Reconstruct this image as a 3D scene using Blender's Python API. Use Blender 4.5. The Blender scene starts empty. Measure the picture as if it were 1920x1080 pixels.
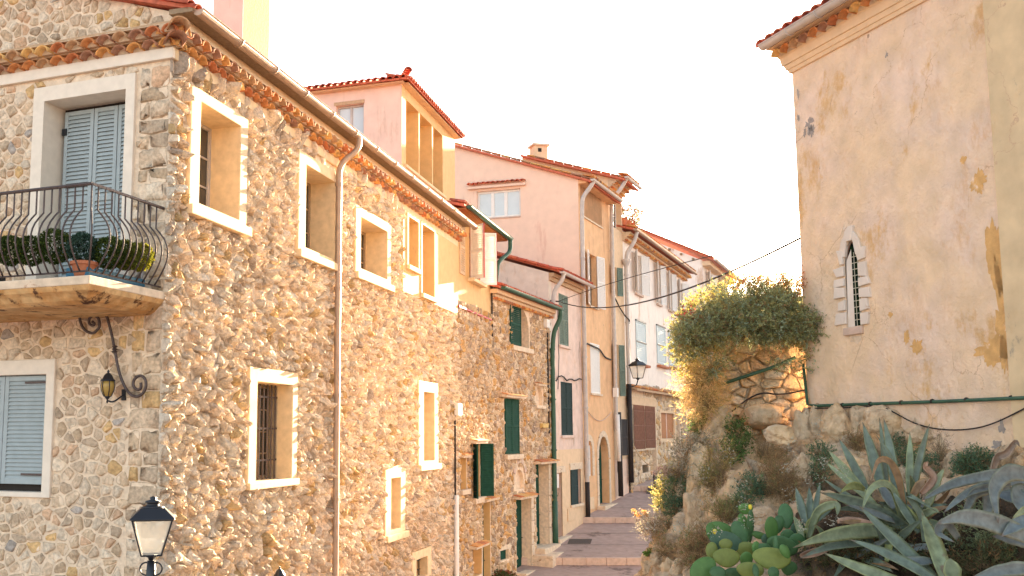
import bpy, math, random
import numpy as np
from mathutils import Vector, Matrix
from mathutils.geometry import tessellate_polygon
R_ = math.radians
random.seed(7); rng = np.random.default_rng(11)
scn = bpy.context.scene
C_ = scn.collection
# ------------------------------------------------------------------ camera, sky, sun, exposure
F = 1850.; PX = 780.; PY = 592.; PIT = math.atan(220/1850.)
cam_d = bpy.data.cameras.new('camera'); cam = bpy.data.objects.new('camera', cam_d); C_.objects.link(cam)
cam.location = (0, 0, 0); cam.rotation_euler = (R_(90)+PIT, 0, 0)
cam_d.sensor_width = 36; cam_d.lens = F/1920*36
cam_d.shift_x = (960-PX)/1920; cam_d.shift_y = (PY-540)/1920
cam_d.clip_start = .1; cam_d.clip_end = 3000
scn.camera = cam
SUN_AZ, SUN_EL = 27.0, 11.5
w = bpy.data.worlds.new('World'); scn.world = w; w.use_nodes = True
nt = w.node_tree; bg = nt.nodes['Background']
sky = nt.nodes.new('ShaderNodeTexSky'); sky.sky_type = 'NISHITA'; sky.sun_disc = False
sky.sun_elevation = R_(SUN_EL); sky.sun_rotation = R_(SUN_AZ)
sky.air_density = 1.0; sky.dust_density = 1.2; sky.ozone_density = 1.0
hs = nt.nodes.new('ShaderNodeHueSaturation'); hs.inputs['Saturation'].default_value = .6
mx = nt.nodes.new('ShaderNodeMix'); mx.data_type = 'RGBA'; mx.blend_type = 'MULTIPLY'; mx.inputs[0].default_value = 1
mx.inputs[7].default_value = (1.0, .99, .97, 1)
nt.links.new(sky.outputs[0], hs.inputs['Color']); nt.links.new(hs.outputs[0], mx.inputs[6])
nt.links.new(mx.outputs[2], bg.inputs[0]); bg.inputs[1].default_value = .066
sd = bpy.data.lights.new('sun', 'SUN'); sd.energy = 5.0; sd.angle = R_(.6); sd.color = (1, .77, .50)
so = bpy.data.objects.new('sun', sd); C_.objects.link(so)
sv = Vector((math.sin(R_(SUN_AZ))*math.cos(R_(SUN_EL)), math.cos(R_(SUN_AZ))*math.cos(R_(SUN_EL)), math.sin(R_(SUN_EL))))
so.rotation_euler = sv.to_track_quat('Z', 'Y').to_euler()
vs = scn.view_settings; vs.view_transform = 'Standard'; vs.look = 'None'; vs.gamma = 1; vs.use_curve_mapping = False
vs.exposure = 3.2
scn.cycles.max_bounces = 8; scn.cycles.diffuse_bounces = 5; scn.cycles.transparent_max_bounces = 8
scn.cycles.use_denoising = True

# ------------------------------------------------------------------ geometry helpers
cp, sp = math.cos(PIT), math.sin(PIT)
def ray(px, py):
    x = (px-PX)/F; y = (PY-py)/F
    return Vector((x, cp-y*sp, sp+y*cp))
def at(px, py, Y):
    r = ray(px, py); return r*(Y/r.y)
def vpdir(vp, rev=False):
    r = ray(vp, 812); d = Vector((r.x, r.y)).normalized()
    return -d if rev else d
class Fr:
    """upright frame: u along the wall (left to right seen from outside), z up, o outwards"""
    def __init__(s, p, d):
        s.p = Vector((p[0], p[1])); s.d = Vector((d[0], d[1])).normalized(); s.n = Vector((s.d.y, -s.d.x))
        s.ang = math.atan2(s.d.y, s.d.x)
    def W(s, u, z, o=0):
        q = s.p+s.d*u+s.n*o; return (q.x, q.y, z)
    def uv(s, px, py, o=0):
        r = ray(px, py); p = s.p+s.n*o; rn = Vector((r.x, r.y))
        k = p.dot(s.n)/rn.dot(s.n); q = rn*k-p
        return (q.dot(s.d), r.z*k)
    def R(s, xl, xr, yt, yb, o=0):
        ym = (yt+yb)/2; xc = (xl+xr)/2
        return (s.uv(xl, ym, o)[0], s.uv(xr, ym, o)[0], s.uv(xc, yb, o)[1], s.uv(xc, yt, o)[1])
    def sub(s, u, o, a):
        q = s.p+s.d*u+s.n*o; d = s.d*math.cos(a)+s.n*math.sin(a)
        return Fr(q, d)
    def flip(s, u, o, a):
        """frame whose u axis runs the other way (leaf hinged at its right)"""
        q = s.p+s.d*u+s.n*o; d = -s.d*math.cos(a)+s.n*math.sin(a)
        f = Fr(q, d); f.n = -f.n; return f
    def shift(s, u, o=0): return Fr(s.p+s.d*u+s.n*o, s.d)

OFF = {}
def put(o, parent=None, label=None, cat=None, group=None, kind=None):
    C_.objects.link(o)
    if parent is not None: o.parent = parent
    if label: o['label'] = label
    if cat: o['category'] = cat
    if group: o['group'] = group
    if kind: o['kind'] = kind
    return o
def thing(name, loc, label, cat, group=None, kind=None):
    o = bpy.data.objects.new(name, None); o.empty_display_size = .1; o.location = loc
    put(o, None, label, cat, group, kind); OFF[o.name] = Vector(loc); return o
def off_of(o):
    while o.parent: o = o.parent
    return OFF.get(o.name, Vector((0, 0, 0)))
class MB:
    def __init__(s): s.v = []; s.f = []; s.c = []; s.cc = None
    def add(s, vs_, fs):
        b = len(s.v); s.v += [tuple(q) for q in vs_]
        if s.cc is not None: s.c += [s.cc]*len(vs_)
        s.f += [tuple(b+i for i in f) for f in fs]
    def box(s, fr, u0, u1, z0, z1, o0, o1):
        W = fr.W
        s.add([W(u0, z0, o0), W(u1, z0, o0), W(u1, z1, o0), W(u0, z1, o0), W(u0, z0, o1), W(u1, z0, o1), W(u1, z1, o1), W(u0, z1, o1)],
              [(0, 3, 2, 1), (4, 5, 6, 7), (0, 1, 5, 4), (1, 2, 6, 5), (2, 3, 7, 6), (3, 0, 4, 7)])
    def hexa(s, p):  # 8 points bottom 4, top 4
        s.add(p, [(0, 3, 2, 1), (4, 5, 6, 7), (0, 1, 5, 4), (1, 2, 6, 5), (2, 3, 7, 6), (3, 0, 4, 7)])
    def slab(s, pts, t):
        n = len(pts); lo = [(p[0], p[1], p[2]-t) for p in pts]
        s.add(list(pts)+lo, [tuple(range(n)), tuple(range(2*n-1, n-1, -1))]+[(i, i+n, (i+1) % n+n, (i+1) % n) for i in range(n)])
    def extr(s, xy, z0, z1):
        n = len(xy); zt = z1 if isinstance(z1, (list, tuple)) else [z1]*n
        s.add([(p[0], p[1], z0) for p in xy]+[(p[0], p[1], zt[i]) for i, p in enumerate(xy)],
              [tuple(range(n-1, -1, -1)), tuple(range(n, 2*n))]+[(i, (i+1) % n, (i+1) % n+n, i+n) for i in range(n)])
    def prism(s, fr, pts, o0, o1):
        n = len(pts); s.add([fr.W(u, z, o0) for u, z in pts]+[fr.W(u, z, o1) for u, z in pts],
              [tuple(range(n-1, -1, -1)), tuple(range(n, 2*n))]+[(i, (i+1) % n, (i+1) % n+n, i+n) for i in range(n)])
    def tube(s, pts, r, n=6, caps=True):
        pts = [Vector(p) for p in pts]; rings = []
        m = len(pts); up = None
        for i, p in enumerate(pts):
            t = (pts[min(i+1, m-1)]-pts[max(i-1, 0)]).normalized()
            if up is None: up = Vector((0, 0, 1)) if abs(t.z) < .9 else Vector((1, 0, 0))
            a = t.cross(up).normalized(); b = a.cross(t).normalized(); up = b
            rr = r[i] if isinstance(r, (list, tuple)) else r
            rings.append([p+a*math.cos(2*math.pi*k/n)*rr+b*math.sin(2*math.pi*k/n)*rr for k in range(n)])
        vs_ = [q for g in rings for q in g]
        fs = [(i*n+k, i*n+(k+1) % n, (i+1)*n+(k+1) % n, (i+1)*n+k) for i in range(m-1) for k in range(n)]
        if caps: fs += [tuple(range(n-1, -1, -1)), tuple(range((m-1)*n, m*n))]
        s.add(vs_, fs)
    def lathe(s, c, prof, n=12):
        """prof list of (r,z) bottom to top"""
        vs_ = []; m = len(prof)
        for r, z in prof:
            for k in range(n): vs_.append((c[0]+r*math.cos(2*math.pi*k/n), c[1]+r*math.sin(2*math.pi*k/n), c[2]+z))
        fs = [(i*n+k, i*n+(k+1) % n, (i+1)*n+(k+1) % n, (i+1)*n+k) for i in range(m-1) for k in range(n)]
        s.add(vs_, fs+[tuple(range(n-1, -1, -1)), tuple(range((m-1)*n, m*n))])
    def wall(s, fr, outer, holes, o=0, depth=.3):
        """front sheet with openings, each opening lined back to depth"""
        loops = [[Vector((u, z, 0)) for u, z in outer]]+[[Vector((u, z, 0)) for u, z in h] for h in holes]
        tri = tessellate_polygon(loops); flat = [p for l in loops for p in l]
        b = []
        for t in tri:
            a, bb, c = [flat[i] for i in t]
            if (bb-a).cross(c-a).z < 0: t = (t[0], t[2], t[1])
            b.append(tuple(t))
        s.add([fr.W(p.x, p.y, o) for p in flat], b)
        for h in holes:
            n = len(h); ar = sum(h[i][0]*h[(i+1) % n][1]-h[(i+1) % n][0]*h[i][1] for i in range(n))
            hh = h if ar > 0 else h[::-1]
            s.add([fr.W(u, z, o) for u, z in hh]+[fr.W(u, z, o-depth) for u, z in hh], [(i, (i+1) % n, (i+1) % n+n, i+n) for i in range(n)])
    def build(s, name, mat, parent=None, smooth=False, bevel=0, **k):
        off = off_of(parent) if parent is not None else Vector((0, 0, 0))
        me = bpy.data.meshes.new(name); V = np.array(s.v, dtype=np.float32).reshape(-1, 3)-np.array(off, dtype=np.float32)
        me.from_pydata([], [], []) if False else None
        me.from_pydata(V.tolist(), [], s.f)
        if s.c and len(s.c) == len(s.v):
            a = me.color_attributes.new('col', 'FLOAT_COLOR', 'POINT')
            a.data.foreach_set('color', np.array([(c[0], c[1], c[2], 1) for c in s.c], dtype=np.float32).ravel())
        if smooth: me.polygons.foreach_set('use_smooth', [True]*len(me.polygons))
        me.materials.append(mat)
        o = bpy.data.objects.new(name, me); put(o, parent, **k)
        if bevel:
            m = o.modifiers.new('bevel', 'BEVEL'); m.width = bevel; m.segments = 2; m.limit_method = 'ANGLE'; m.angle_limit = R_(50)
        return o
def rect(r, g=0): return [(r[0]-g, r[2]-g), (r[1]+g, r[2]-g), (r[1]+g, r[3]+g), (r[0]-g, r[3]+g)]
def arch(r, n=8, pointed=0):
    u0, u1, z0, z1 = r; h = (u1-u0)/2; c = (u0+u1)/2; k = h*(1+pointed)
    return [(u0, z0), (u1, z0)]+[(c+h*math.cos(math.pi*i/n), z1-k+k*math.sin(math.pi*i/n)) for i in range(n+1)]

# ------------------------------------------------------------------ materials
def mat(name, col, rough=.85, var=.12, scale=3., bump=.3, bscale=None, attr=False, metal=0, spec=.3, col2=None, f2=.5, trans=0, coat=0, stain=None, dist=.02):
    m = bpy.data.materials.new(name); m.use_nodes = True; t = m.node_tree; N = t.nodes; L = t.links
    b = N['Principled BSDF']; b.inputs['Roughness'].default_value = rough; b.inputs['Metallic'].default_value = metal
    b.inputs['Specular IOR Level'].default_value = spec
    if coat: b.inputs['Coat Weight'].default_value = coat
    tc = N.new('ShaderNodeNewGeometry')
    no = N.new('ShaderNodeTexNoise'); no.inputs['Scale'].default_value = scale; no.inputs['Detail'].default_value = 6; no.inputs['Roughness'].default_value = .62
    L.new(tc.outputs['Position'], no.inputs['Vector'])
    def mixn(fac, a, bb, blend='MIX'):
        x = N.new('ShaderNodeMix'); x.data_type = 'RGBA'; x.blend_type = blend
        if hasattr(fac, 'links'): L.new(fac, x.inputs[0])
        else: x.inputs[0].default_value = fac
        for i, q in ((6, a), (7, bb)):
            if hasattr(q, 'links'): L.new(q, x.inputs[i])
            else: x.inputs[i].default_value = (*q[:3], 1)
        return x.outputs[2]
    def ramp(src, lo, hi):
        x = N.new('ShaderNodeMapRange'); x.inputs[1].default_value = lo; x.inputs[2].default_value = hi; L.new(src, x.inputs[0]); return x.outputs[0]
    if attr:
        at_ = N.new('ShaderNodeAttribute'); at_.attribute_name = 'col'; base = at_.outputs['Color']
    else: base = col
    if col2: base = mixn(ramp(no.outputs['Fac'], .5-.12, .5+.12) if f2 == .5 else ramp(no.outputs['Fac'], 1-f2-.1, 1-f2+.1), base, col2)
    if stain:
        n2 = N.new('ShaderNodeTexNoise'); n2.inputs['Scale'].default_value = stain[1]; n2.inputs['Detail'].default_value = 8; n2.inputs['Roughness'].default_value = .7
        mp = N.new('ShaderNodeMapping'); mp.inputs['Scale'].default_value = (1, 1, stain[3] if len(stain) > 3 else .4); L.new(tc.outputs['Position'], mp.inputs['Vector']); L.new(mp.outputs[0], n2.inputs['Vector'])
        base = mixn(ramp(n2.outputs['Fac'], stain[2], stain[2]+.07), base, stain[0])
    n3 = N.new('ShaderNodeTexNoise'); n3.inputs['Scale'].default_value = scale*2.7; n3.inputs['Detail'].default_value = 5
    L.new(tc.outputs['Position'], n3.inputs['Vector'])
    mr = N.new('ShaderNodeMapRange'); mr.inputs[1].default_value = .25; mr.inputs[2].default_value = .75; mr.inputs[3].default_value = 1-var*1.4; mr.inputs[4].default_value = 1+var
    L.new(n3.outputs['Fac'], mr.inputs[0])
    cb = N.new('ShaderNodeCombineColor')
    for i in range(3): L.new(mr.outputs[0], cb.inputs[i])
    fin = mixn(1., base, cb.outputs[0], 'MULTIPLY')
    L.new(fin, b.inputs['Base Color'])
    if bump:
        n4 = N.new('ShaderNodeTexNoise'); n4.inputs['Scale'].default_value = bscale or scale*6; n4.inputs['Detail'].default_value = 8; n4.inputs['Roughness'].default_value = .6
        L.new(tc.outputs['Position'], n4.inputs['Vector'])
        bp = N.new('ShaderNodeBump'); bp.inputs['Strength'].default_value = bump; bp.inputs['Distance'].default_value = dist
        L.new(n4.outputs['Fac'], bp.inputs['Height']); L.new(bp.outputs[0], b.inputs['Normal'])
    if trans:
        tr = N.new('ShaderNodeBsdfTranslucent'); L.new(fin, tr.inputs['Color'])
        ms = N.new('ShaderNodeMixShader'); ms.inputs[0].default_value = trans
        L.new(b.outputs[0], ms.inputs[1]); L.new(tr.outputs[0], ms.inputs[2]); L.new(ms.outputs[0], N['Material Output'].inputs[0])
    return m
M = dict(
 rough_patch=mat('rough_patch', (.72, .56, .42), var=.16, scale=5, bump=.9, bscale=14, dist=.04, col2=(.62, .44, .28)),
 pale_w=mat('weathered_pale_plaster', (.84, .74, .66), var=.06, scale=1.2, bump=.2, bscale=25, dist=.01, stain=((.62, .44, .33), 1.1, .58, .25)),
 gold=mat('golden_plaster', (.66, .43, .20), var=.08, scale=2, bump=.25, bscale=30, dist=.01, stain=((.52, .34, .18), 2, .62)),
 mortar=mat('mortar', (.76, .60, .44), var=.16, scale=4, bump=.6, bscale=24, dist=.04),
 stone=mat('stone', None, attr=True, rough=.95, spec=.08, var=.26, scale=8, bump=.8, bscale=24, dist=.03),
 stone_rough=mat('stone_rough', None, attr=True, rough=1, spec=.04, var=.20, scale=9, bump=1.0, bscale=22, dist=.07),
 stone_far=mat('stone_far', None, attr=True, var=.18, scale=6, bump=.5, bscale=16, dist=.03),
 trim=mat('trim_plaster', (.72, .54, .33), var=.12, scale=3, bump=.25, bscale=40, dist=.01, stain=((.50, .36, .22), 3, .66)),
 trim_pale=mat('pale_trim', (.74, .65, .54), var=.06, scale=3, bump=.25, bscale=40, dist=.01, stain=((.45, .36, .28), 4, .67)),
 cream=mat('cream_plaster', (.70, .50, .32), var=.08, scale=2, bump=.25, bscale=30, dist=.01, stain=((.55, .36, .22), 2, .62)),
 pink=mat('pink_plaster', (.76, .54, .42), var=.05, scale=1.2, bump=.2, bscale=25, dist=.01, stain=((.68, .43, .33), 1.8, .58, .16)),
 pink_pale=mat('pale_pink_plaster', (.74, .54, .45), var=.07, scale=1.2, bump=.2, bscale=25, dist=.01, stain=((.60, .42, .33), 1.8, .58, .16)),
 orange=mat('orange_plaster', (.70, .42, .225), var=.10, scale=1.1, bump=.2, bscale=25, dist=.01, stain=((.58, .33, .18), 1.7, .56, .18)),
 lilac=mat('lilac_plaster', (.68, .51, .43), var=.10, scale=1.3, bump=.25, bscale=25, dist=.01, stain=((.40, .29, .23), 1.6, .60)),
 white_pl=mat('white_plaster', (.68, .58, .50), var=.08, scale=1.4, bump=.25, bscale=25, dist=.01, stain=((.5, .42, .36), 1.2, .60)),
 tile=mat('terracotta', (.50, .17, .07), attr=True, var=.3, scale=5, bump=.4, bscale=30, dist=.01),
 tile_bed=mat('tile_bedding', (.50, .33, .20), var=.15, scale=5, bump=.5, dist=.02),
 bed=mat('pale_bedding', (.60, .44, .29), var=.15, scale=5, bump=.5, dist=.02),
 roof_red=mat('roof_red', (.50, .13, .07), var=.25, scale=4, bump=.3),
 zinc=mat('zinc_gutter', (.42, .30, .22), rough=.5, var=.12, scale=2, bump=.05, metal=.35),
 greyp=mat('grey_pipe', (.50, .44, .40), rough=.6, var=.12, scale=2, bump=.05),
 greenp=mat('green_pipe', (.04, .10, .065), rough=.5, var=.15, scale=2, bump=.1),
 darkp=mat('dark_iron_pipe', (.03, .022, .02), rough=.6, var=.1, bump=.1),
 blue=mat('blue_shutter_paint', (.36, .41, .42), rough=.8, spec=.06, var=.06, scale=3, bump=.08),
 green=mat('green_shutter_paint', (.018, .065, .045), rough=.8, spec=.06, var=.15, scale=3, bump=.1),
 dgreen=mat('dark_shutter_paint', (.03, .05, .05), rough=.8, spec=.06, var=.15, scale=3, bump=.1),
 ggreen=mat('grey_green_paint', (.17, .22, .18), rough=.8, spec=.06, var=.15, scale=3, bump=.1),
 white=mat('white_paint', (.74, .70, .66), rough=.6, var=.05, scale=3, bump=.08),
 pblue=mat('pale_blue_paint', (.52, .60, .62), rough=.6, var=.05, scale=3, bump=.08),
 red=mat('red_edge_paint', (.45, .06, .06), rough=.6, var=.1),
 brown=mat('brown_wood', (.22, .09, .045), rough=.6, var=.2, scale=6, bump=.2),
 rust=mat('brown_grille', (.26, .13, .09), rough=.7, var=.15),
 orangew=mat('orange_wood', (.38, .14, .04), rough=.6, var=.2, scale=6, bump=.2),
 wood=mat('old_wood', (.30, .21, .13), rough=.8, var=.2, scale=8, bump=.3),
 iron=mat('wrought_iron', (.10, .075, .07), rough=.5, var=.2, scale=9, bump=.3, metal=.5),
 black=mat('black_metal', (.02, .022, .028), rough=.35, var=.1, bump=.05, metal=.3, spec=.5),
 cable=mat('cable_rubber', (.03, .022, .02), rough=.7, var=.05, bump=0),
 rusty=mat('rusty_concrete', (.64, .42, .20), var=.2, scale=3, bump=.4, col2=(.50, .26, .09), f2=.5, stain=((.09, .04, .02), 4, .56, 1)),
 slabm=mat('stone_slab', (.66, .52, .38), var=.15, scale=3, bump=.3, stain=((.32, .13, .06), 3.5, .60, 2)),
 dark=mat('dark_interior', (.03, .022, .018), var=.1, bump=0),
 street=mat('street_paving', (.40, .29, .25), var=.12, scale=1.5, bump=.3, bscale=40, dist=.008, stain=((.20, .14, .12), .8, .58, 1)),
 edge=mat('edge_stone', (.56, .41, .33), var=.12, scale=3, bump=.3),
 manhole=mat('manhole_iron', (.07, .055, .05), rough=.6, var=.2, bump=.2),
 rock=mat('rock', (.66, .40, .20), var=.3, scale=2.2, bump=1.0, bscale=12, dist=.14, col2=(.68, .52, .36), stain=((.24, .15, .08), 3, .575, 1)),
 soil=mat('dry_soil', (.17, .11, .06), var=.3, scale=4, bump=.8, dist=.05, col2=(.26, .17, .09)),
 terracotta=mat('flower_pot_clay', (.45, .16, .08), var=.12, scale=4, bump=.1),
 planter=mat('blue_planter', (.02, .13, .22), rough=.4, var=.1, bump=0),
 leaf=mat('leaf', None, attr=True, rough=.7, var=.1, bump=0, trans=.45, spec=.12),
 stem=mat('stem', (.22, .15, .08), var=.2, bump=0),
 agave=mat('agave_leaf', None, attr=True, rough=.5, var=.28, scale=7, bump=.35, bscale=26, dist=.012, spec=.4, stain=((.20, .14, .09), 7, .63, .4)),
 pad=mat('cactus_pad', None, attr=True, rough=.5, var=.12, scale=10, bump=.15, bscale=30, dist=.01, trans=.08, stain=((.34, .34, .16), 45, .67, 1)),
 curtain=mat('curtained_pane', (.50, .54, .55), rough=.15, var=.05, scale=1, bump=0, spec=.5, coat=.5),
 glass=mat('dark_pane', (.05, .045, .04), rough=.08, var=.05, bump=0, spec=.5, coat=.2),
 amber=mat('amber_glass', (.55, .36, .10), rough=.2, var=.1, bump=0, spec=.5, trans=.3),
 milk=mat('lantern_glass', (.88, .82, .70), rough=.2, var=.05, bump=0, spec=.4),
 stained=mat('stained_glass', (.012, .028, .008), rough=.6, var=.3, scale=14, bump=.2, col2=(.004, .005, .008), spec=.02),
 lead=mat('lead_came', (.45, .42, .33), rough=.5, bump=0),
 church=mat('old_render', (.74, .54, .36), var=.11, scale=1.3, bump=.9, bscale=16, dist=.03, col2=(.74, .56, .44), stain=((.62, .38, .18), .9, .56, .6)),
 church2=mat('mossy_render', (.62, .47, .29), var=.12, scale=1.4, bump=.45, bscale=9, dist=.02, stain=((.30, .25, .20), 1.8, .6, .6)),
)
# earth and leaf litter around the agaves; same dark colour along rock cracks
def add_soil_and_cracks(m):
    t = m.node_tree; N = t.nodes; L = t.links; b = N['Principled BSDF']; src = b.inputs['Base Color'].links[0].from_socket
    a = N.new('ShaderNodeAttribute'); a.attribute_name = 'col'; se = N.new('ShaderNodeSeparateColor'); L.new(a.outputs['Color'], se.inputs[0])
    n = N.new('ShaderNodeTexNoise'); n.inputs['Scale'].default_value = 22; n.inputs['Detail'].default_value = 5; cr_ = N.new('ShaderNodeMix'); cr_.data_type = 'RGBA'; cr_.inputs[6].default_value = (.035, .022, .012, 1); cr_.inputs[7].default_value = (.17, .10, .05, 1); mrr = N.new('ShaderNodeMapRange'); mrr.inputs[1].default_value = .45; mrr.inputs[2].default_value = .68; L.new(n.outputs['Fac'], mrr.inputs[0]); L.new(mrr.outputs[0], cr_.inputs[0])
    x = N.new('ShaderNodeMix'); x.data_type = 'RGBA'; L.new(se.outputs[0], x.inputs[0]); L.new(src, x.inputs[6]); L.new(cr_.outputs[2], x.inputs[7]); L.new(x.outputs[2], b.inputs['Base Color'])
add_soil_and_cracks(M['rock'])
# scattered chips and hairline cracks on the old render
def add_chips(m):
    t = m.node_tree; N = t.nodes; L = t.links; b = N['Principled BSDF']; src = b.inputs['Base Color'].links[0].from_socket
    g = N.new('ShaderNodeNewGeometry')
    def nz(sc, det=6, rg=.6, sz=(1, 1, 1)):
        mp = N.new('ShaderNodeMapping'); mp.inputs['Scale'].default_value = sz; L.new(g.outputs['Position'], mp.inputs[0])
        n = N.new('ShaderNodeTexNoise'); n.inputs['Scale'].default_value = sc; n.inputs['Detail'].default_value = det; n.inputs['Roughness'].default_value = rg; L.new(mp.outputs[0], n.inputs['Vector']); return n.outputs['Fac'], mp
    def rng_(s, lo, hi):
        x = N.new('ShaderNodeMapRange'); x.inputs[1].default_value = lo; x.inputs[2].default_value = hi; L.new(s, x.inputs[0]); return x.outputs[0]
    def mul(a, c):
        x = N.new('ShaderNodeMath'); x.operation = 'MULTIPLY'; L.new(a, x.inputs[0]); L.new(c, x.inputs[1]); return x.outputs[0]
    def mix(f, a, c):
        x = N.new('ShaderNodeMix'); x.data_type = 'RGBA'; L.new(f, x.inputs[0]); L.new(a, x.inputs[6]); x.inputs[7].default_value = (*c, 1); return x.outputs[2]
    a, _ = nz(7, 5, .6, (1, 1, .7)); k, _ = nz(1.3, 3)
    chips = mul(rng_(a, .67, .72), rng_(k, .46, .56)); out = mix(chips, src, (.30, .21, .16))
    a2, _ = nz(3.2, 9, .75, (1, 1, .5)); och0 = mul(rng_(a2, .52, .66), rng_(k, .38, .6)); sc_ = N.new('ShaderNodeMath'); sc_.operation = 'MULTIPLY'; sc_.inputs[1].default_value = .55; L.new(och0, sc_.inputs[0]); och = sc_.outputs[0]; out2 = mix(och, out, (.56, .31, .13))
    L.new(out2, b.inputs['Base Color'])
    v = N.new('ShaderNodeTexVoronoi'); v.feature = 'DISTANCE_TO_EDGE'; v.inputs['Scale'].default_value = .8
    wn, _ = nz(2.4, 6); mp = N.new('ShaderNodeVectorMath'); mp.operation = 'ADD'; cc = N.new('ShaderNodeCombineXYZ'); L.new(wn, cc.inputs[0]); L.new(wn, cc.inputs[2])
    L.new(g.outputs['Position'], mp.inputs[0]); L.new(cc.outputs[0], mp.inputs[1]); L.new(mp.outputs[0], v.inputs['Vector'])
    cr = N.new('ShaderNodeMapRange'); cr.inputs[1].default_value = .0; cr.inputs[2].default_value = .007; cr.inputs[3].default_value = 1; cr.inputs[4].default_value = 0; L.new(v.outputs[0], cr.inputs[0])
    k2, _ = nz(.9, 2); crk = mul(cr.outputs[0], rng_(k2, .5, .56)); out3 = mix(crk, out2, (.50, .33, .22)); L.new(out3, b.inputs['Base Color'])
M['milk'].node_tree.nodes['Principled BSDF'].inputs['Alpha'].default_value = .42
for k_ in ('church', 'church2', 'lilac', 'orange', 'white_pl'): add_chips(M[k_])

# ------------------------------------------------------------------ plan of the place
A0 = at(310, 500, 13)
A1 = Fr((A0.x, A0.y), vpdir(-4000, True)); A2 = Fr((A0.x, A0.y), vpdir(1384))
def nxt(fr, px, py): u = fr.uv(px, py)[0]; q = fr.W(u, 0); return (q[0], q[1]), u
pB, A_len = nxt(A2, 855, 480); B = Fr(pB, vpdir(1413))
pC, B_len = nxt(B, 920, 560); C = Fr(pC, vpdir(1660))
pD, C_len = nxt(C, 1033, 800); D = Fr(pD, vpdir(1690))
pE, D_len = nxt(D, 1093, 800); E = Fr(pE, vpdir(1750))
pF, E_len = nxt(E, 1146, 600); FF = Fr(pF, vpdir(1750))
pG, F_len = nxt(FF, 1171, 600); G = Fr(pG, vpdir(1710))
pG2, G_len = nxt(G, 1286, 735)
h0 = at(1319, 560, 62); H = Fr((h0.x, h0.y), vpdir(1728))
r0 = at(1500, 450, 14); RW = Fr((r0.x, r0.y), vpdir(235, True))

# ------------------------------------------------------------------ rubble masonry
def clip(poly, nx, ny, c):
    out = []; n = len(poly)
    for i in range(n):
        p = poly[i]; q = poly[(i+1) % n]; a = p[0]*nx+p[1]*ny-c; b = q[0]*nx+q[1]*ny-c
        if a <= 0: out.append(p)
        if (a < 0 < b) or (b < 0 < a):
            t = a/(a-b); out.append((p[0]+(q[0]-p[0])*t, p[1]+(q[1]-p[1])*t))
    return out
def cells(seeds, rad):
    gr = {}
    for i, (x, y) in enumerate(seeds): gr.setdefault((int(x//rad), int(y//rad)), []).append(i)
    res = []
    for i, (x, y) in enumerate(seeds):
        gx, gy = int(x//rad), int(y//rad)
        nb = [j for a in (-1, 0, 1) for b in (-1, 0, 1) for j in gr.get((gx+a, gy+b), ()) if j != i]
        nb.sort(key=lambda j: (seeds[j][0]-x)**2+(seeds[j][1]-y)**2)
        r = rad*.75; poly = [(x-r, y-r), (x+r, y-r), (x+r, y+r), (x-r, y+r)]
        for j in nb[:14]:
            X, Y = seeds[j]; nx, ny = X-x, Y-y; poly = clip(poly, nx, ny, nx*(X+x)/2+ny*(Y+y)/2)
        res.append(poly)
    return res
def chaik(poly, t=.24):
    o = []; n = len(poly)
    for i in range(n):
        p = poly[i]; q = poly[(i+1) % n]
        if (p[0]-q[0])**2+(p[1]-q[1])**2 < 4e-4: o.append(((p[0]+q[0])/2, (p[1]+q[1])/2)); continue
        o += [(p[0]+(q[0]-p[0])*t, p[1]+(q[1]-p[1])*t), (p[0]+(q[0]-p[0])*(1-t), p[1]+(q[1]-p[1])*(1-t))]
    return o
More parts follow.
